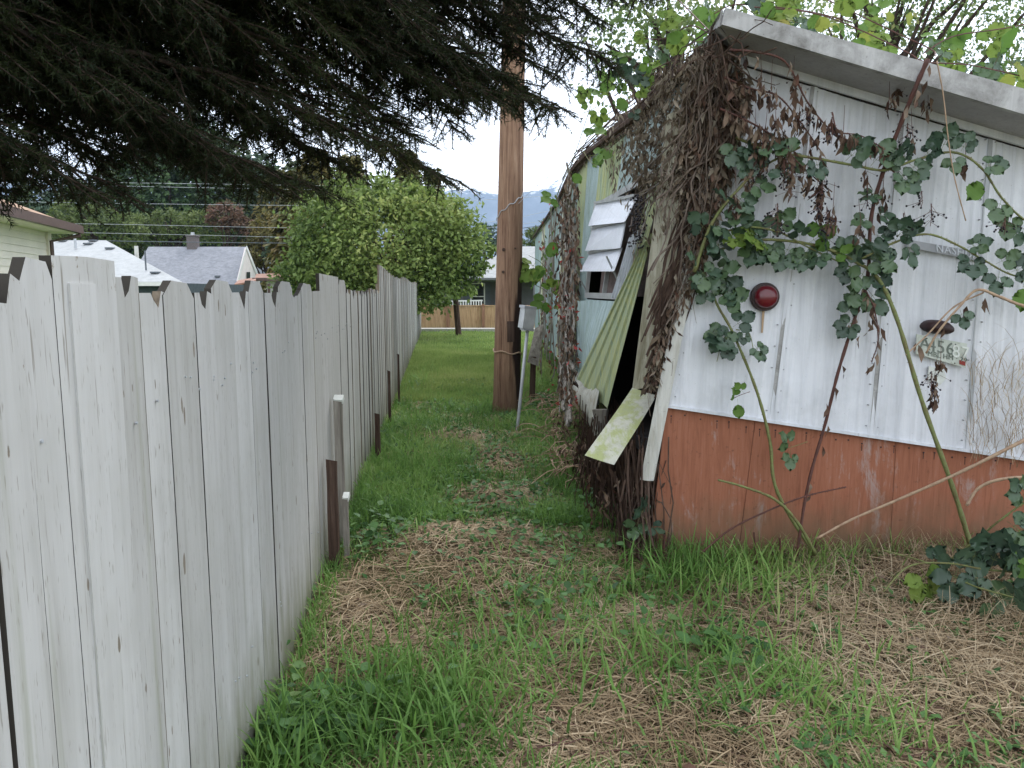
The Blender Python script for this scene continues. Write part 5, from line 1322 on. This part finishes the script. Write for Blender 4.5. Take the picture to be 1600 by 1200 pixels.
Mh['glass'] = plain('dark_window_glass', (.02,.025,.028), .12, .6)
Mh['chimney'] = plain('grey_brick_chimney', (.16,.14,.14), .9, .1, 0, .4, 20)
Mh['darkwall'] = plain('dark_slate_wall', (.07,.09,.10), .8, .2)  # dark blue-grey wall colour
Mh['cedar'] = wood_mat('cedar_board', (.27,.16,.09), (.46,.30,.17), (.58,.41,.25), (8, 8, .8))
Mh['cedarpost'] = wood_mat('brown_cedar_post', (.17,.09,.055), (.27,.15,.095), (.34,.20,.13), (8, 8, .8))
Mh['greyfence'] = wood_mat('grey_board', (.20,.19,.18), (.30,.29,.27), (.38,.37,.35), (8, 8, .8))

def slab(m, pts, th): m.prism(pts, (0, 0, -th))
# cream house at the left edge -----------------------------------------------
e1 = at(98, 349, 17.6); e0 = at(0, 316, 14.2); dl = (e0-e1); dl.z = 0; dl.normalize(); ZE = 3.12
c1 = at(70, 350, 17.3); wall1 = Vector((c1.x, c1.y, 0)); wd = dl
h = thing('house', (wall1.x, wall1.y, 0), 'cream sided house with brown shingle roof and brown gutter at the left edge', 'house')
outn = Vector((-wd.y, wd.x, 0)); outn = outn if outn.x > 0 else -outn
nrows = 22
for r_ in range(nrows):
    z0 = r_*.15; zt_ = min(z0+.15, ZE-.05)
    if zt_ <= z0 or z0 < .9: continue
    A = wall1; B = wall1 + wd*8.5
    m = MB(); m.prism([A + outn*.022 + Vector((0,0,z0)), B + outn*.022 + Vector((0,0,z0)), B + outn*.004 + Vector((0,0,zt_)), A + outn*.004 + Vector((0,0,zt_))], -outn*.02); m.build('siding_board', Mh['siding'], h)
m = MB(); m.prism([wall1, wall1+wd*8.5, wall1+wd*8.5+Vector((0,0,ZE)), wall1+Vector((0,0,ZE))], -outn*8); m.build('wall', Mh['siding'], h)
m = MB(); m.box(wall1 + outn*.03 + Vector((0,0,ZE/2-.05)), (.12, .12, ZE-.1)); m.build('corner_board', Mh['siding'], h)
fwd_ = -wd
rc0 = wall1 + fwd_*.5 + outn*.55; rc0.z = ZE; rc1 = wall1 + wd*9 + outn*.55; rc1.z = ZE
rt0 = wall1 + wd*2.9 - outn*3.6; rt0.z = ZE+1.75; rt1 = wall1 + wd*9 - outn*3.6; rt1.z = ZE+1.75
rb0 = wall1 + fwd_*.5 - outn*8.5; rb0.z = ZE
m = MB(); slab(m, [rc0, rc1, rt1, rt0], .06); slab(m, [rc0, rt0, rb0], .06); m.build('roof', Mh['brownroof'], h)
m = MB(); m.prism([rc0+Vector((0,0,.02)), rc1+Vector((0,0,.02)), rc1-Vector((0,0,.16)), rc0-Vector((0,0,.16))], outn*.11); m.build('gutter', Mh['gutter'], h)
m = MB(); m.prism([rc0-Vector((0,0,.17)), rc1-Vector((0,0,.17)), rc1-outn*.6-Vector((0,0,.17)), rc0-outn*.6-Vector((0,0,.17))], (0,0,.02)); m.build('soffit', Mh['siding'], h)
g_ = rc0 + outn*.05 - Vector((0,0,.1)) - fwd_*.15; wc = wall1 + outn*.10
m = MB(); m.tube([g_, g_ - Vector((0,0,.12)), Vector((wc.x, wc.y, ZE-.38)) , Vector((wc.x, wc.y, .1))], .05, 8); m.build('downpipe', Mh['gutter'], h)
vp = at(42, 318, 17); m = MB(); m.box((rc0+rt0)/2 + Vector((-.1,-.2,.18)), (.3, .3, .12)); m.build('roof_vent', M['galv'], h)

# pale roofed house --------------------------------------------------------
def roofed(name, label, Y, ridge, eave, mat, wallmat, depth=7, ends=('hip', 'hip'), zfloor=0, cat='house', side_gable=None):
    """ridge=(px0,py0,px1,py1) eave=(px0,px1,py) as seen; front slope towards the viewer, mirrored behind"""
    t = thing(name, at((eave[0]+eave[1])/2, eave[2], Y), label, cat); t.location.z = 0
    r0_, r1_ = at(ridge[0], ridge[1], Y+depth/2), at(ridge[2], ridge[3], Y+depth/2)
    zr = (r0_.z + r1_.z)/2; r0_.z = r1_.z = zr
    a0, a1 = at(eave[0], eave[2], Y), at(eave[1], eave[2], Y); ze = a0.z
    b0_, b1_ = a0 + Vector((a0.x*depth/Y, depth, 0)), a1 + Vector((a1.x*depth/Y*1.05, depth, 0))
    m = MB(); slab(m, [a0, a1, r1_, r0_], .08); slab(m, [b1_, b0_, r0_, r1_], .08)
    if ends[0] == 'hip': slab(m, [a0, r0_, b0_], .08)
    if ends[1] == 'hip': slab(m, [a1, b1_, r1_], .08)
    m.build('roof', mat, t)
    m = MB(); i_ = .25
    m.prism([a0 + Vector((i_, i_, -ze)), a1 + Vector((-i_, i_, -ze)), a1 + Vector((-i_, i_, -.05)), a0 + Vector((i_, i_, -.05))], (0, depth-2*i_, 0)); m.build('wall', wallmat, t)
    for e, (aa, bb__, rr) in enumerate(((a0, b0_, r0_), (a1, b1_, r1_))):
        if ends[e] == 'gable':
            sx_ = i_ if e == 0 else -i_
            m = MB(); m.prism([aa + Vector((sx_, i_, -.05)), bb__ + Vector((sx_, -i_, -.05)), rr + Vector((sx_, 0, -.15))], (sx_*.3, 0, 0)); m.build('gable', wallmat, t)
            m = MB(); bar2(m, aa + Vector((0,-.02,-.02)), rr + Vector((0,-.02,-.02)), .16); bar2(m, bb__, rr, .16); m.build('bargeboard', Mh['whitetrim'], t)
    m = MB(); m.box(((a0.x+a1.x)/2, a0.y-.05, ze-.08), (a1.x-a0.x, .12, .14)); m.build('gutter', Mh['whitetrim'], t)
    return t, a0, a1, r0_, r1_
def bar2(m, p, q_, w_):
    p = Vector(p); q_ = Vector(q_); up_v = Vector((0, 0, w_)); m.prism([p, q_, q_-up_v, p-up_v], (.06 if True else 0, .0, 0))
t, a0, a1, r0_, r1_ = roofed('house', 'low house with long pale grey-white hipped roof behind the fence', 26, (66, 371, 166, 380), (20, 284, 440), Mh['paleroof'], Mh['darkwall'], 8)
m = MB(); p = at(117, 372, 29); m.tube([p - Vector((0,0,.4)), p + Vector((0,0,.38))], .05, 8); m.tube([p + Vector((0,0,.38)), p + Vector((0,0,.48))], .10, 8); m.build('flue', M['galv'], t)
m = MB(); p = at(228, 418, 26.9); m.tube([p - Vector((0,0,.1)), p + Vector((0,0,.60))], .03, 6); m.build('vent_pipe', Mh['darkroof'], t)
m = MB(); p = at(214, 405, 28.8); m.box(p + Vector((0,0,.1)), (.11, .11, .8)); m.build('vent_post', M['trimwhite'], t)
def on_slope(px, py, a0, a1, r0_):
    n_ = (a1-a0).cross(r0_-a0).normalized(); d = ray(px, py); o_ = Vector((0,0,EYE)); return o_ + d*((a0-o_).dot(n_)/d.dot(n_))
for (a, b) in ((98,377),(138,382),(172,389),(243,427),(146,377)):
    p = on_slope(a, b, a0, a1, r0_); m = MB(); m.box(p + Vector((0,0,.03)), (.30, .22, .06)); m.build('roof_vent', Mh['darkroof'], t)
t, a0, a1, r0_, r1_ = roofed('house', 'house with blue-grey shingle roof, brick chimney and pinkish white gable', 50, (232, 386, 384, 385), (196, 372, 447), Mh['blueroof'], Mh['pinkwhite'], 8, ('hip', 'gable'))
cpx = at(302, 386, 54); m = MB(); m.box(cpx + Vector((0,0,.2)), (.68, .6, 1.1)); ch = m.build('chimney', Mh['chimney'], t)
m = MB(); m.box(cpx + Vector((0,0,.78)), (.8, .72, .08)); m.build('chimney_cap', Mh['chimney'], t); m = MB(); m.lathe(cpx + Vector((0,0,.82)), (0,0,1), [(.14,0),(.12,.22)], 10); m.build('chimney_pot', M['galv'], t)
# gable facing right is seen obliquely: a lower front gable piece
gA, gB, gC = at(372, 444, 50.2), at(406, 440, 55), at(386, 387, 52.5)
m = MB(); m.prism([gA, gB, gC], (-.2, .1, 0)); m.build('gable', Mh['pinkwhite'], t)
m = MB(); m.prism([at(372,446,50.2), at(372,438,50.2), at(386,384,52.5), at(386,389,52.5)], (.05,-.25,0)); m.prism([at(406,442,55), at(406,434,55), at(386,384,52.5), at(386,389,52.5)], (.05,-.25,0)); m.build('bargeboard', Mh['whitetrim'], t)
m = MB(); m.prism([at(386,437,52.0), at(391,436,52.2), at(391,425,52.2), at(386,425,52.0)], (0,-.1,0)); m.build('window', Mh['glass'], t)
p = on_slope(340, 433, a0, a1, r0_); m = MB(); m.box(p + Vector((0,0,.05)), (.3, .3, .12)); m.build('roof_vent', Mh['darkroof'], t)
roofed('house', 'distant building with plain dark slate roof beside the pinkish gable', 70, (396, 407, 470, 408), (388, 476, 432), Mh['darkroof'], Mh['darkwall'], 8, ('gable', 'gable'))
# carport
cpT = thing('carport', at(415, 445, 40), 'brown copper-coloured carport roof on thin posts behind the fence', 'carport'); cpT.location.z = 0
m = MB(); m.prism([at(398,437,40), at(462,434,40), at(462,426,43), at(400,428,43)], (0,0,-.08)); m.prism([at(366,444,38.5), at(400,438,38.5), at(400,433,41), at(372,438,41)], (0,0,-.08)); m.build('roof', Mh['copper'], cpT)
m = MB(); m.box(at(430,437,40)+Vector((0,-.05,.02)), (2.4,.08,.16)); m.build('fascia_board', Mh['gutter'], cpT)
for a in (374, 391, 420, 455):
    p = at(a, 446, 39.5); m = MB(); m.box((p.x, p.y, 1.0), (.12, .12, 2.0)); m.build('post', Mh['gutter'], cpT)
m = MB(); p = at(433, 448, 40.6); m.box((p.x, p.y, 1.2), (1.1, .06, 2.0)); m.build('screen', Mh['whitetrim'], cpT)

# grey house with porch, right of the big tree ------------------------------
gh = thing('house', at(760, 470, 40), 'dark grey house with grey hipped roof, shuttered window and porch rail', 'house'); gh.location.z = 0
Yg = 40
def G(px, py, Y=Yg): return at(px, py, Y)
m = MB(); ea, eb = G(690, 436), G(905, 436); r_a, r_b = at(812, 385, 44.5), at(840, 385, 44.5)
slab(m, [ea, eb, r_b, r_a], .12); slab(m, [ea, r_a, ea + Vector((0, 9, 0))], .12); slab(m, [eb, eb + Vector((0,9,0)), r_b], .12); m.build('roof', Mh['greyroof'], gh)
m = MB(); m.prism([G(695, 478, 41.5), G(900, 478, 41.5), G(900, 438, 41.5), G(695, 438, 41.5)], (0, 7, 0)); m.build('wall', Mh['greywall'], gh)
m = MB(); wl_ = [G(736, 480, 41.45), G(757, 480, 41.45), G(757, 443, 41.45), G(736, 443, 41.45)]
for i in range(4): a_, b_ = wl_[i], wl_[(i+1) % 4]; dd = Vector((0, 0, .035)) if i % 2 == 0 else Vector((.035, 0, 0)); m.prism([a_-dd, b_-dd, b_+dd, a_+dd], (0, -.06, 0))
m.prism([G(736,464,41.45), G(757,464,41.45), G(757,462.5,41.45), G(736,462.5,41.45)], (0,-.05,0)); wo = m.build('window', Mh['whitetrim'], gh)
m = MB(); m.quad(*[p + Vector((0,-.02,0)) for p in wl_]); m.build('pane', Mh['glass'], wo)
for a in (731, 762):
    m = MB(); m.prism([G(a-4,478,41.45), G(a+4,478,41.45), G(a+4,446,41.45), G(a-4,446,41.45)], (0,-.05,0)); m.build('shutter', Mh['darkroof'], gh)
m = MB(); m.prism([G(703,471.5,38), G(754,470.5,38), G(754,468.5,38), G(703,469.5,38)], (0,.08,0)); m.build('porch_rail', Mh['whitetrim'], gh)
for i in range(13):
    a = 704 + i*4; m = MB(); p = G(a, 476, 38.03); m.box((p.x, p.y, p.z), (.05, .05, .36)); m.build('baluster', Mh['whitetrim'], gh)
for a in (699, 835):
    p = G(a, 460, 38.5); m = MB(); m.box((p.x, p.y, 1.1), (.12, .12, 2.3)); m.build('porch_post', Mh['greywall'], gh)
m = MB(); m.prism([G(696,437.5,38.4), G(896,437.5,38.4), G(896,434,38.4), G(696,434,38.4)], (0,3.0,0)); m.build('porch_beam', Mh['greywall'], gh)
# shed
sh = thing('shed', at(685, 470, 46), 'small white sided shed with grey gable roof left of the grey house', 'shed'); sh.location.z = 0
m = MB(); m.prism([G(663,480,46), G(712,480,46), G(712,452,46), G(690,441,46), G(663,455,46)], (0,3,0)); m.build('wall', Mh['greyfence'], sh)
for i in range(6):
    y0_ = 446 + i*3.2; m = MB(); m.prism([G(687,y0_+2.6,45.98), G(699,y0_+2.6,45.98), G(699,y0_,45.98), G(687,y0_,45.98)], (0,-.03,0)); m.build('siding_board', Mh['whitetrim'], sh)
m = MB(); m.prism([G(657,457,45.7), G(690,439,45.7), G(690,436.5,45.7), G(655,454,45.7)], (0,3.6,0)); m.prism([G(718,455,45.7), G(690,439,45.7), G(690,436.5,45.7), G(720,452,45.7)], (0,3.6,0)); m.build('roof', Mh['darkroof'], sh)
# grey fence behind, cedar fence along the pavement
gf = thing('grey_fence', at(680, 470, 36), 'short length of grey board fence before the small shed', 'fence'); gf.location.z = 0
m = MB(); y_ = 36; x_ = at(650, 470, y_).x
while x_ < at(699, 470, y_).x: m.box((x_, y_, .62), (.135, .025, 1.24)); x_ += .145
m.build('boards', Mh['greyfence'], gf, kind='stuff')
for a in (669,): p = at(a, 465, 35.9); m = MB(); m.box((p.x, p.y, .65), (.14, .1, 1.35)); m.build('post', Mh['cedarpost'], gf)
cf = thing('cedar_fence', at(720, 500, 31.2), 'low new cedar board fence with brown posts along the far pavement', 'fence'); cf.location.z = 0
m = MB(); x_ = -12.0; random.seed(4)
while x_ < 12: m.box((x_, 31.2, .50), (.088, .022, .96 + random.uniform(-.01, .01))); x_ += .092
m.build('boards', Mh['cedar'], cf, kind='stuff')
x0_ = at(700, 500, 31.1).x; sp_ = at(755, 500, 31.1).x - x0_
for i in range(-5, 8):
    m = MB(); m.box((x0_ + i*sp_, 31.12, .52), (.12, .12, 1.10)); m.build('post', Mh['cedarpost'], cf)
m = MB(); m.box((0, 31.2, 1.0), (24, .09, .035)); m.build('cap_rail', Mh['cedar'], cf)

# ================================================================ BACKGROUND TREES
def crown(blobs, n, size, tmpl=OVAL, hang=.35, shell=.55, clump=28, cr=.09):
    """leaves gathered in small clumps near the surface of several ellipsoids (c, r)"""
    wts = np.array([b[1][0]*b[1][1]*b[1][2] for b in blobs])**.67; wts /= wts.sum()
    nc = max(8, n//clump); ci = rng.choice(len(blobs), nc, p=wts)
    c_ = np.array([blobs[i][0] for i in ci]); r_ = np.array([blobs[i][1] for i in ci])
    d = rng.normal(size=(nc, 3)); d /= np.linalg.norm(d, axis=1)[:, None]; rad = (shell + (1.08-shell)*rng.random(nc)**.6)[:, None]
    cc = c_ + d*r_*rad; cs = r_.mean(1)*cr*(.6 + 1.0*rng.random(nc)); ct = rng.random(nc)
    k = np.repeat(np.arange(nc), clump); N = len(k); off = rng.normal(size=(N, 3))*np.array([1, 1, .7])
    P_ = cc[k] + off*cs[k][:, None]; D_ = rng.normal(size=(N, 3)) + d[k]*.6; D_[:, 2] -= hang
    up = rng.normal(size=(N, 3))*.6 + np.array([0, -.3, 1.])
    return inst(*tmpl, P_, frames(D_, up), size*(.6 + .8*rng.random(N)), np.clip(ct[k]*.6 + .4*rng.random(N), 0, 1)), cc
def trunk(m, base, top, r, limbs=()):
    base, top = Vector(base), Vector(top); m.tube([base, base.lerp(top, .5) + Vector((.06, 0, 0)), top], [r, r*.7, r*.3], 8)
    for (s_, e) in limbs: p = base.lerp(top, s_); m.tube([p, p.lerp(Vector(e), .5) + Vector((0,0,.1)), Vector(e)], [r*.45, r*.3, r*.1], 5)
def broad(name, label, base, blobs, n, size, mat, tr=.2, group=None, **kw):
    t = thing(name, base, label, 'tree', group); (V_, T_, t_), cc = crown(blobs, n, size, **kw)
    npmesh('crown', V_, T_, M[mat] if isinstance(mat, str) else mat, t, tint=t_)
    top = Vector(blobs[0][0]); m = MB(); ii = rng.choice(len(cc), min(22, len(cc)), replace=False)
    trunk(m, base, top, tr, [(random.uniform(.35, .95), cc[i]) for i in ii]); m.build('trunk', M['bark'], t)
    return t
def E(px, py, Y, rx, ry, rz): p = at(px, py, Y); return (tuple(p), (rx, ry, rz))
# the big maple: crown built of overlapping lobes
B_ = [E(605,385,26,2.4,2.0,1.9), E(530,410,25.5,1.3,1.3,1.0), E(488,425,25,.8,1.0,.7), E(515,352,26,1.2,1.3,.9), E(575,322,26.5,1.2,1.3,.8), E(640,320,26.5,1.1,1.2,.6), E(688,350,26,1.1,1.2,.9), E(708,385,25.6,1.0,1.1,.8), E(728,408,25.6,.6,.8,.5), E(640,430,25.4,1.3,1.2,.9), E(560,440,25,1.2,1.1,.8), E(690,425,25.6,.8,.9,.5),
  E(480,390,25.4,.5,.6,.5), E(545,300,26.4,.5,.6,.4), E(610,295,26.4,.5,.6,.35), E(665,305,26.2,.5,.6,.35), E(735,365,26,.45,.5,.4), E(748,425,25.5,.35,.4,.3), E(465,440,25,.7,.6,.6), E(600,465,24.8,1.2,1,.6), E(660,462,24.8,1.0,.9,.5), E(715,440,25,.7,.7,.4), E(500,318,26,.5,.5,.4), E(720,332,26,.5,.5,.35), E(590,285,26.3,.3,.3,.3), E(640,288,26.3,.35,.3,.25), E(700,318,26,.35,.35,.3), E(758,392,25.8,.3,.3,.3), E(530,285,26.5,.4,.4,.4), E(448,415,25,.35,.4,.35)]
broad('maple_tree', 'broad yellow-green maple standing beyond the fence in the middle of the view', (at(640, 480, 27).x, 27, 0), B_, 30000, .17, 'maple', .12, shell=.6, clump=22, cr=.20)
m = MB(); a_ = at(712, 480, 27); m.tube([(a_.x+.1, 27, 0), at(712, 470, 27), at(706, 445, 27), at(690, 420, 27)], [.11, .10, .08, .05], 8)
tk = m.build('limb', M['brownstake'], bpy.data.objects['maple_tree'])
# dark interior twigs so the crown is not hollow
Mb = {}
Mb['conifer'] = foliage('conifer_green', [(.016,.036,.012),(.042,.080,.026),(.085,.14,.045)], .15, patch=.25)
Mb['conifer2'] = foliage('olive_conifer', [(.028,.05,.016),(.06,.09,.028),(.10,.13,.04)], .15, patch=.3)
Mb['cedarbrown'] = foliage('browning_cedar', [(.035,.042,.014),(.085,.085,.022),(.15,.125,.035),(.17,.11,.04)], .15, patch=.4)
Mb['bluegreen'] = foliage('blue_green_foliage', [(.035,.065,.04),(.07,.115,.07),(.11,.16,.10)], .2, patch=.4)
Mb['redtree'] = foliage('reddish_foliage', [(.07,.06,.035),(.14,.085,.055),(.20,.11,.08)], .3)
Mb['olive'] = foliage('olive_leaf', [(.06,.09,.03),(.11,.15,.045),(.17,.21,.07)], .3, patch=.4)
def conifer(label, px, Y, ytop, rbase, mat, n=5200, base_z=0, zlow=.5, tip=.06, name='conifer_tree', drop=.35, group='tall trees beyond the houses'):
    top = at(px, ytop, Y); H = top.z; b_ = Vector((top.x, Y, base_z)); t = thing(name, b_, label, 'tree', group)
    N = n; u = rng.random(N)**.75; layers = max(10, int(H/.75)); lv = np.floor((1-u)*layers)/layers; hh = zlow + (H-zlow)*(lv + (1/layers)*rng.random(N)*.75); f_ = (hh-zlow)/(H-zlow)
    az = rng.random(N)*6.283; nb = 9; azq = (np.floor(az/6.283*nb) + .5)/nb*6.283 + lv*37.0 + rng.normal(0, .16, N)
    wob = .72 + .5*np.abs(np.sin(azq*2.3 + lv*21))
    R_ = rbase*((1-f_)**.8 + tip)*wob; rr = R_*(.35 + .65*rng.random(N)**.6)
    P_ = np.stack([b_.x + np.cos(azq)*rr, Y + np.sin(azq)*rr, hh - rr*drop + rng.normal(0, .06, N)], -1)
    D_ = np.stack([np.cos(azq) + rng.normal(0, .4, N), np.sin(azq) + rng.normal(0, .4, N), -.55 + rng.normal(0, .35, N)], -1)
    up = rng.normal(size=(N, 3))*.45 + np.array([0, 0, 1.])
    V_, T_, t_ = inst(*OVAL, P_, frames(D_, up), (.30 + .34*rng.random(N))*(Y/70)**.5*1.2, np.clip(rng.normal(.45, .24, N) + .0*f_, 0, 1))
    npmesh('crown', V_, T_, Mb[mat], t, tint=t_)
    m = MB(); m.tube([b_, (b_.x, Y, H*.6), (b_.x, Y, H*.97)], [.28, .16, .03], 7); m.build('trunk', M['bark'], t)
    return t
random.seed(77)
conifer('tall browning cedar at the left shoulder of the big maple', 492, 44, 228, 2.5, 'cedarbrown', 9000, tip=.10)
conifer('second browning cedar, overlapping the left edge of the maple crown', 462, 47, 262, 2.2, 'cedarbrown', 7000)
conifer('slim brown-green cedar top showing above the middle of the maple', 636, 46, 230, 1.5, 'cedarbrown', 6000, tip=.14)
conifer('smallest cedar top, just right of the slim one above the maple', 676, 47, 262, 1.1, 'cedarbrown', 4500, tip=.14)
conifer('cedar top rising behind the spruce tips left of centre', 548, 45, 235, 1.9, 'cedarbrown', 6500, tip=.12)
cl = [(118,90,300,4.2,'conifer2','light olive conifer directly behind the flue of the pale roof'), (165,84,272,4.0,'conifer2','olive conifer above the ridge of the pale roof'), (212,80,232,4.4,'conifer','dark green conifer left of the blue-grey roof'),
      (258,78,200,4.6,'conifer','tall dark conifer above the left end of the blue-grey roof'), (302,80,190,4.8,'conifer','tallest dark conifer straight behind the brick chimney'), (345,82,222,4.4,'conifer2','green conifer above the right end of the blue-grey roof'),
      (392,84,262,4.4,'bluegreen','blue-green tree behind the pinkish gable'), (430,80,285,3.8,'cedarbrown','brownish tree beside the browning cedars'), (85,96,318,4.2,'bluegreen','pale green tree next to the cream house roof'), (40,100,300,5,'conifer2','olive tree mostly hidden behind the cream house'),
      (280,96,215,4.8,'conifer','far dark conifer between the two tallest'), (235,98,240,4.6,'bluegreen','blue-green conifer standing back between the dark ones'), (185,100,262,4.6,'conifer','dark conifer standing back at the left'), (325,98,205,4.6,'bluegreen','blue-green conifer behind the chimney to the right'), (372,98,240,4.6,'conifer','dark conifer standing back above the pinkish gable'), (415,97,258,4.6,'conifer','dark conifer standing back beside the cedars'), (460,96,270,4.6,'conifer2','olive conifer standing back behind the browning cedars')]
for a, Y_, yt, rb, mt_, lab in cl: conifer(lab, a, Y_, yt - 26, rb*1.15, mt_, 5200, tip=.10, zlow=.2)
broad('tree', 'small reddish leaved tree behind the right of the blue-grey roof', (at(352, 400, 62).x, 62, 0), [E(352,338,62,1.5,1.3,.95), E(372,350,62,1.2,1.1,.8)], 2600, .26, Mb['redtree'], .12)
broad('tree', 'dark brown-green shrubby tree beside the pinkish gable', (at(415, 420, 58).x, 58, 0), [E(412,385,58,1.5,1.3,1.1), E(430,360,58,1.6,1.4,1.3), E(400,400,58,1.2,1,.8)], 4200, .24, Mb['cedarbrown'], .14)
broad('tree', 'blue-green rounded tree between the slate roof and the maple', (at(445, 420, 56).x, 56, 0), [E(445,385,56,1.2,1.1,1.2), E(452,402,56,1.1,1.0,.8), E(432,398,56,.9,.9,.7)], 3600, .22, Mb['bluegreen'], .14)
broad('tree', 'light olive rounded tree behind the pale roof', (at(150, 400, 60).x, 60, 0), [E(150,350,60,2.2,1.8,1.5), E(110,345,60,2.0,1.6,1.5), E(190,362,60,1.8,1.5,1.2)], 6000, .26, Mb['olive'], .2)
broad('tree', 'olive tree in front of the dark conifers above the fence houses', (at(260, 400, 64).x, 64, 0), [E(262,352,64,2.2,1.8,1.4), E(225,360,64,1.6,1.6,1.3), E(318,356,64,2.1,1.6,1.3)], 6000, .26, Mb['olive'], .2)
broad('tree', 'pale green tree seen past the right side of the utility pole', (at(832, 430, 60).x, 60, 0), [E(836,385,60,1.3,1.2,1.4), E(850,372,60,1.0,1.0,1.2)], 2600, .24, Mb['olive'], .14)
broad('tree', 'grey-green tree between the maple and the utility pole', (at(766, 430, 75).x, 75, 0), [E(762,372,75,1.7,1.2,1.3), E(780,380,75,1.4,1.2,1.1)], 2200, .28, Mb['bluegreen'], .14)

# trees and climbers behind and over the trailer -----------------------------
random.seed(12)
def overhang(label, base, blobs, n, size, mat, tmpl=LEAF, **kw): return broad('broadleaf_tree', label, base, blobs, n, size, mat, .14, tmpl=tmpl, **kw)
broad('broadleaf_tree', 'small-leaved green tree whose top shows above the trailer roof at right', (5.2, 13, 0), [E(1400,30,13,2.3,1.4,.9), E(1540,60,13,1.8,1.3,.9), E(1300,20,13,1.5,1.2,.8), E(1580,-20,13,2.2,1.5,1.2), E(1450,-40,13,2.5,1.5,1.2), E(1600,110,13,.9,.9,.7)], 8200, .085, 'backleaf', .14, shell=.25, clump=14, cr=.16, tmpl=OVAL)
broad('broadleaf_tree', 'light green willow-like tree above the roof corner beside the spruce', (2.3, 11, 0), [E(1040,60,11,.9,.9,.8), E(985,95,11,.6,.7,.7), E(1100,30,11,.9,.9,.7), E(1010,10,11,1.0,.9,.7), E(960,30,11,.5,.6,.5), E(1180,10,11,1.0,.9,.6)], 3600, .085, 'backleaf', .14, shell=.2, clump=10, cr=.2, tmpl=OVAL)
cl_ = thing('roof_climber', (2.6, 4.5, 2.9), 'bramble and vine leaves turning orange along the top of the roof edge', 'vine')
m = MB()
for (p_) in ([(1180,10,4.3),(1290,40,4.25),(1400,80,4.2),(1450,92,4.15),(1520,110,4.2),(1600,118,4.25)], [(1290,-10,4.4),(1380,50,4.3),(1440,75,4.2),(1470,84,4.1)], [(1440,78,4.2),(1500,50,4.3),(1560,40,4.4),(1640,20,4.5)], [(1110,20,4.5),(1160,0,4.5),(1250,15,4.4),(1330,30,4.4)]):
    m.tube(smooth_path([at(k_[0]+random.gauss(0,8), k_[1]+random.gauss(0,6), k_[2]) for k_ in p_], 4), .0035, 5)
m.build('stem', M['cane_red'], cl_)
for i in range(58):
    a = random.uniform(1150, 1620); lim = 12 + (a-1134)*.255
    b = lim - random.uniform(2, 75)*random.random()**.7; Y_ = random.uniform(4.2, 4.9); b = b - (0 if Y_ < 4.4 else 3)
    ms = random.choices([LL, LR, LM[3]], [6, 3, 2])[0]
    put_leaf(random.choice(ms), at(a, b, Y_), (random.gauss(0, 1), random.gauss(0, .5), random.gauss(-.2, .6)), (random.gauss(0, .5), -1, random.gauss(.4, .4)), random.uniform(.08, .17), cl_)
cl2 = thing('roof_climber', (1.3, 4.9, 2.9), 'green vine leaves on thin stems over the roof corner', 'vine')
m = MB()
for p_ in ([(1120,60,4.6),(1080,40,4.8),(1040,60,5.0),(1000,60,5.2)], [(1120,60,4.6),(1060,90,4.9),(1000,120,5.2),(960,150,5.4)], [(1110,50,4.6),(1070,10,4.9),(1040,-20,5)]):
    m.tube(smooth_path([at(*k_) for k_ in p_], 4), .004, 5)
m.build('stem', M['cane_red'], cl2)
for i in range(30):
    a = random.uniform(965, 1130); b = 150 - (a-960)*.62 + random.gauss(-18, 24)
    put_leaf(random.choice(LL if random.random() < .8 else LM[3]), at(a, b, random.uniform(4.8, 5.6)), (random.gauss(0, 1), random.gauss(0, .5), random.gauss(-.2, .6)), (random.gauss(0, .5), -1, random.gauss(.4, .4)), random.uniform(.08, .14), cl2)

# ================================================================ POWER LINES
wires = [([(-150,292),(100,285),(600,291),(770,286),(870,277),(1100,262)], 'topmost thin power line before the conifers'), ([(-150,285),(60,288),(300,293),(500,296),(760,292),(1100,280)], 'second power line just under the topmost one'),
         ([(-150,312),(200,318),(560,321),(760,312),(1100,290)], 'third power line, crossing the maple crown high'), ([(-150,348),(150,350),(500,356),(760,347),(870,328),(1100,300)], 'fourth power line, at the level of the far mountain'),
         ([(-150,372),(70,375),(500,380),(650,372),(760,364),(870,350),(1100,330)], 'lowest and thickest power line above the roofs'), ([(-150,358),(250,366),(520,371),(700,362),(860,345),(1100,325)], 'faint fifth power line just above the lowest')]
for i, (p_, lab) in enumerate(wires):
    Yw = 34 + i*.4; pts = [at(a, b, Yw) for a, b in p_]; t = thing('power_line', pts[0], lab, 'power line', 'power lines over the street behind')
    m = MB(); m.tube(smooth_path(pts, 6), .018 if i == 4 else .009, 5); m.build('wire', M['galv'] if i != 4 else Mh['darkroof'], t)
t = thing('service_wire', at(812, 312, PY-.1), 'thin service wire running from the utility pole to the trailer', 'wire')
m = MB(); m.tube(smooth_path([at(810, 318, PY-.17), at(840, 290, 9.6), at(868, 268, 9.0), at(884, 258, 8.6)], 5), .004, 4); m.build('wire', M['galv'], t)

# ================================================================ HAZE
hz = MB(); hz.box((0, 1400, 440), (8400, 4600, 900)); q = NT('valley_haze'); q.t.nodes.remove(q.b)
pv = q.n('ShaderNodeVolumePrincipled'); pv.inputs['Color'].default_value = (.54, .71, 1.0, 1); pv.inputs['Density'].default_value = .00016; pv.inputs['Anisotropy'].default_value = .0
q.t.links.new(pv.outputs[0], q.o.inputs['Volume'])
HAZE = hz.build('haze', q.m, kind='stuff')
print('part d ok', sum(len(o.data.polygons) for o in bpy.data.objects if o.type == 'MESH'))
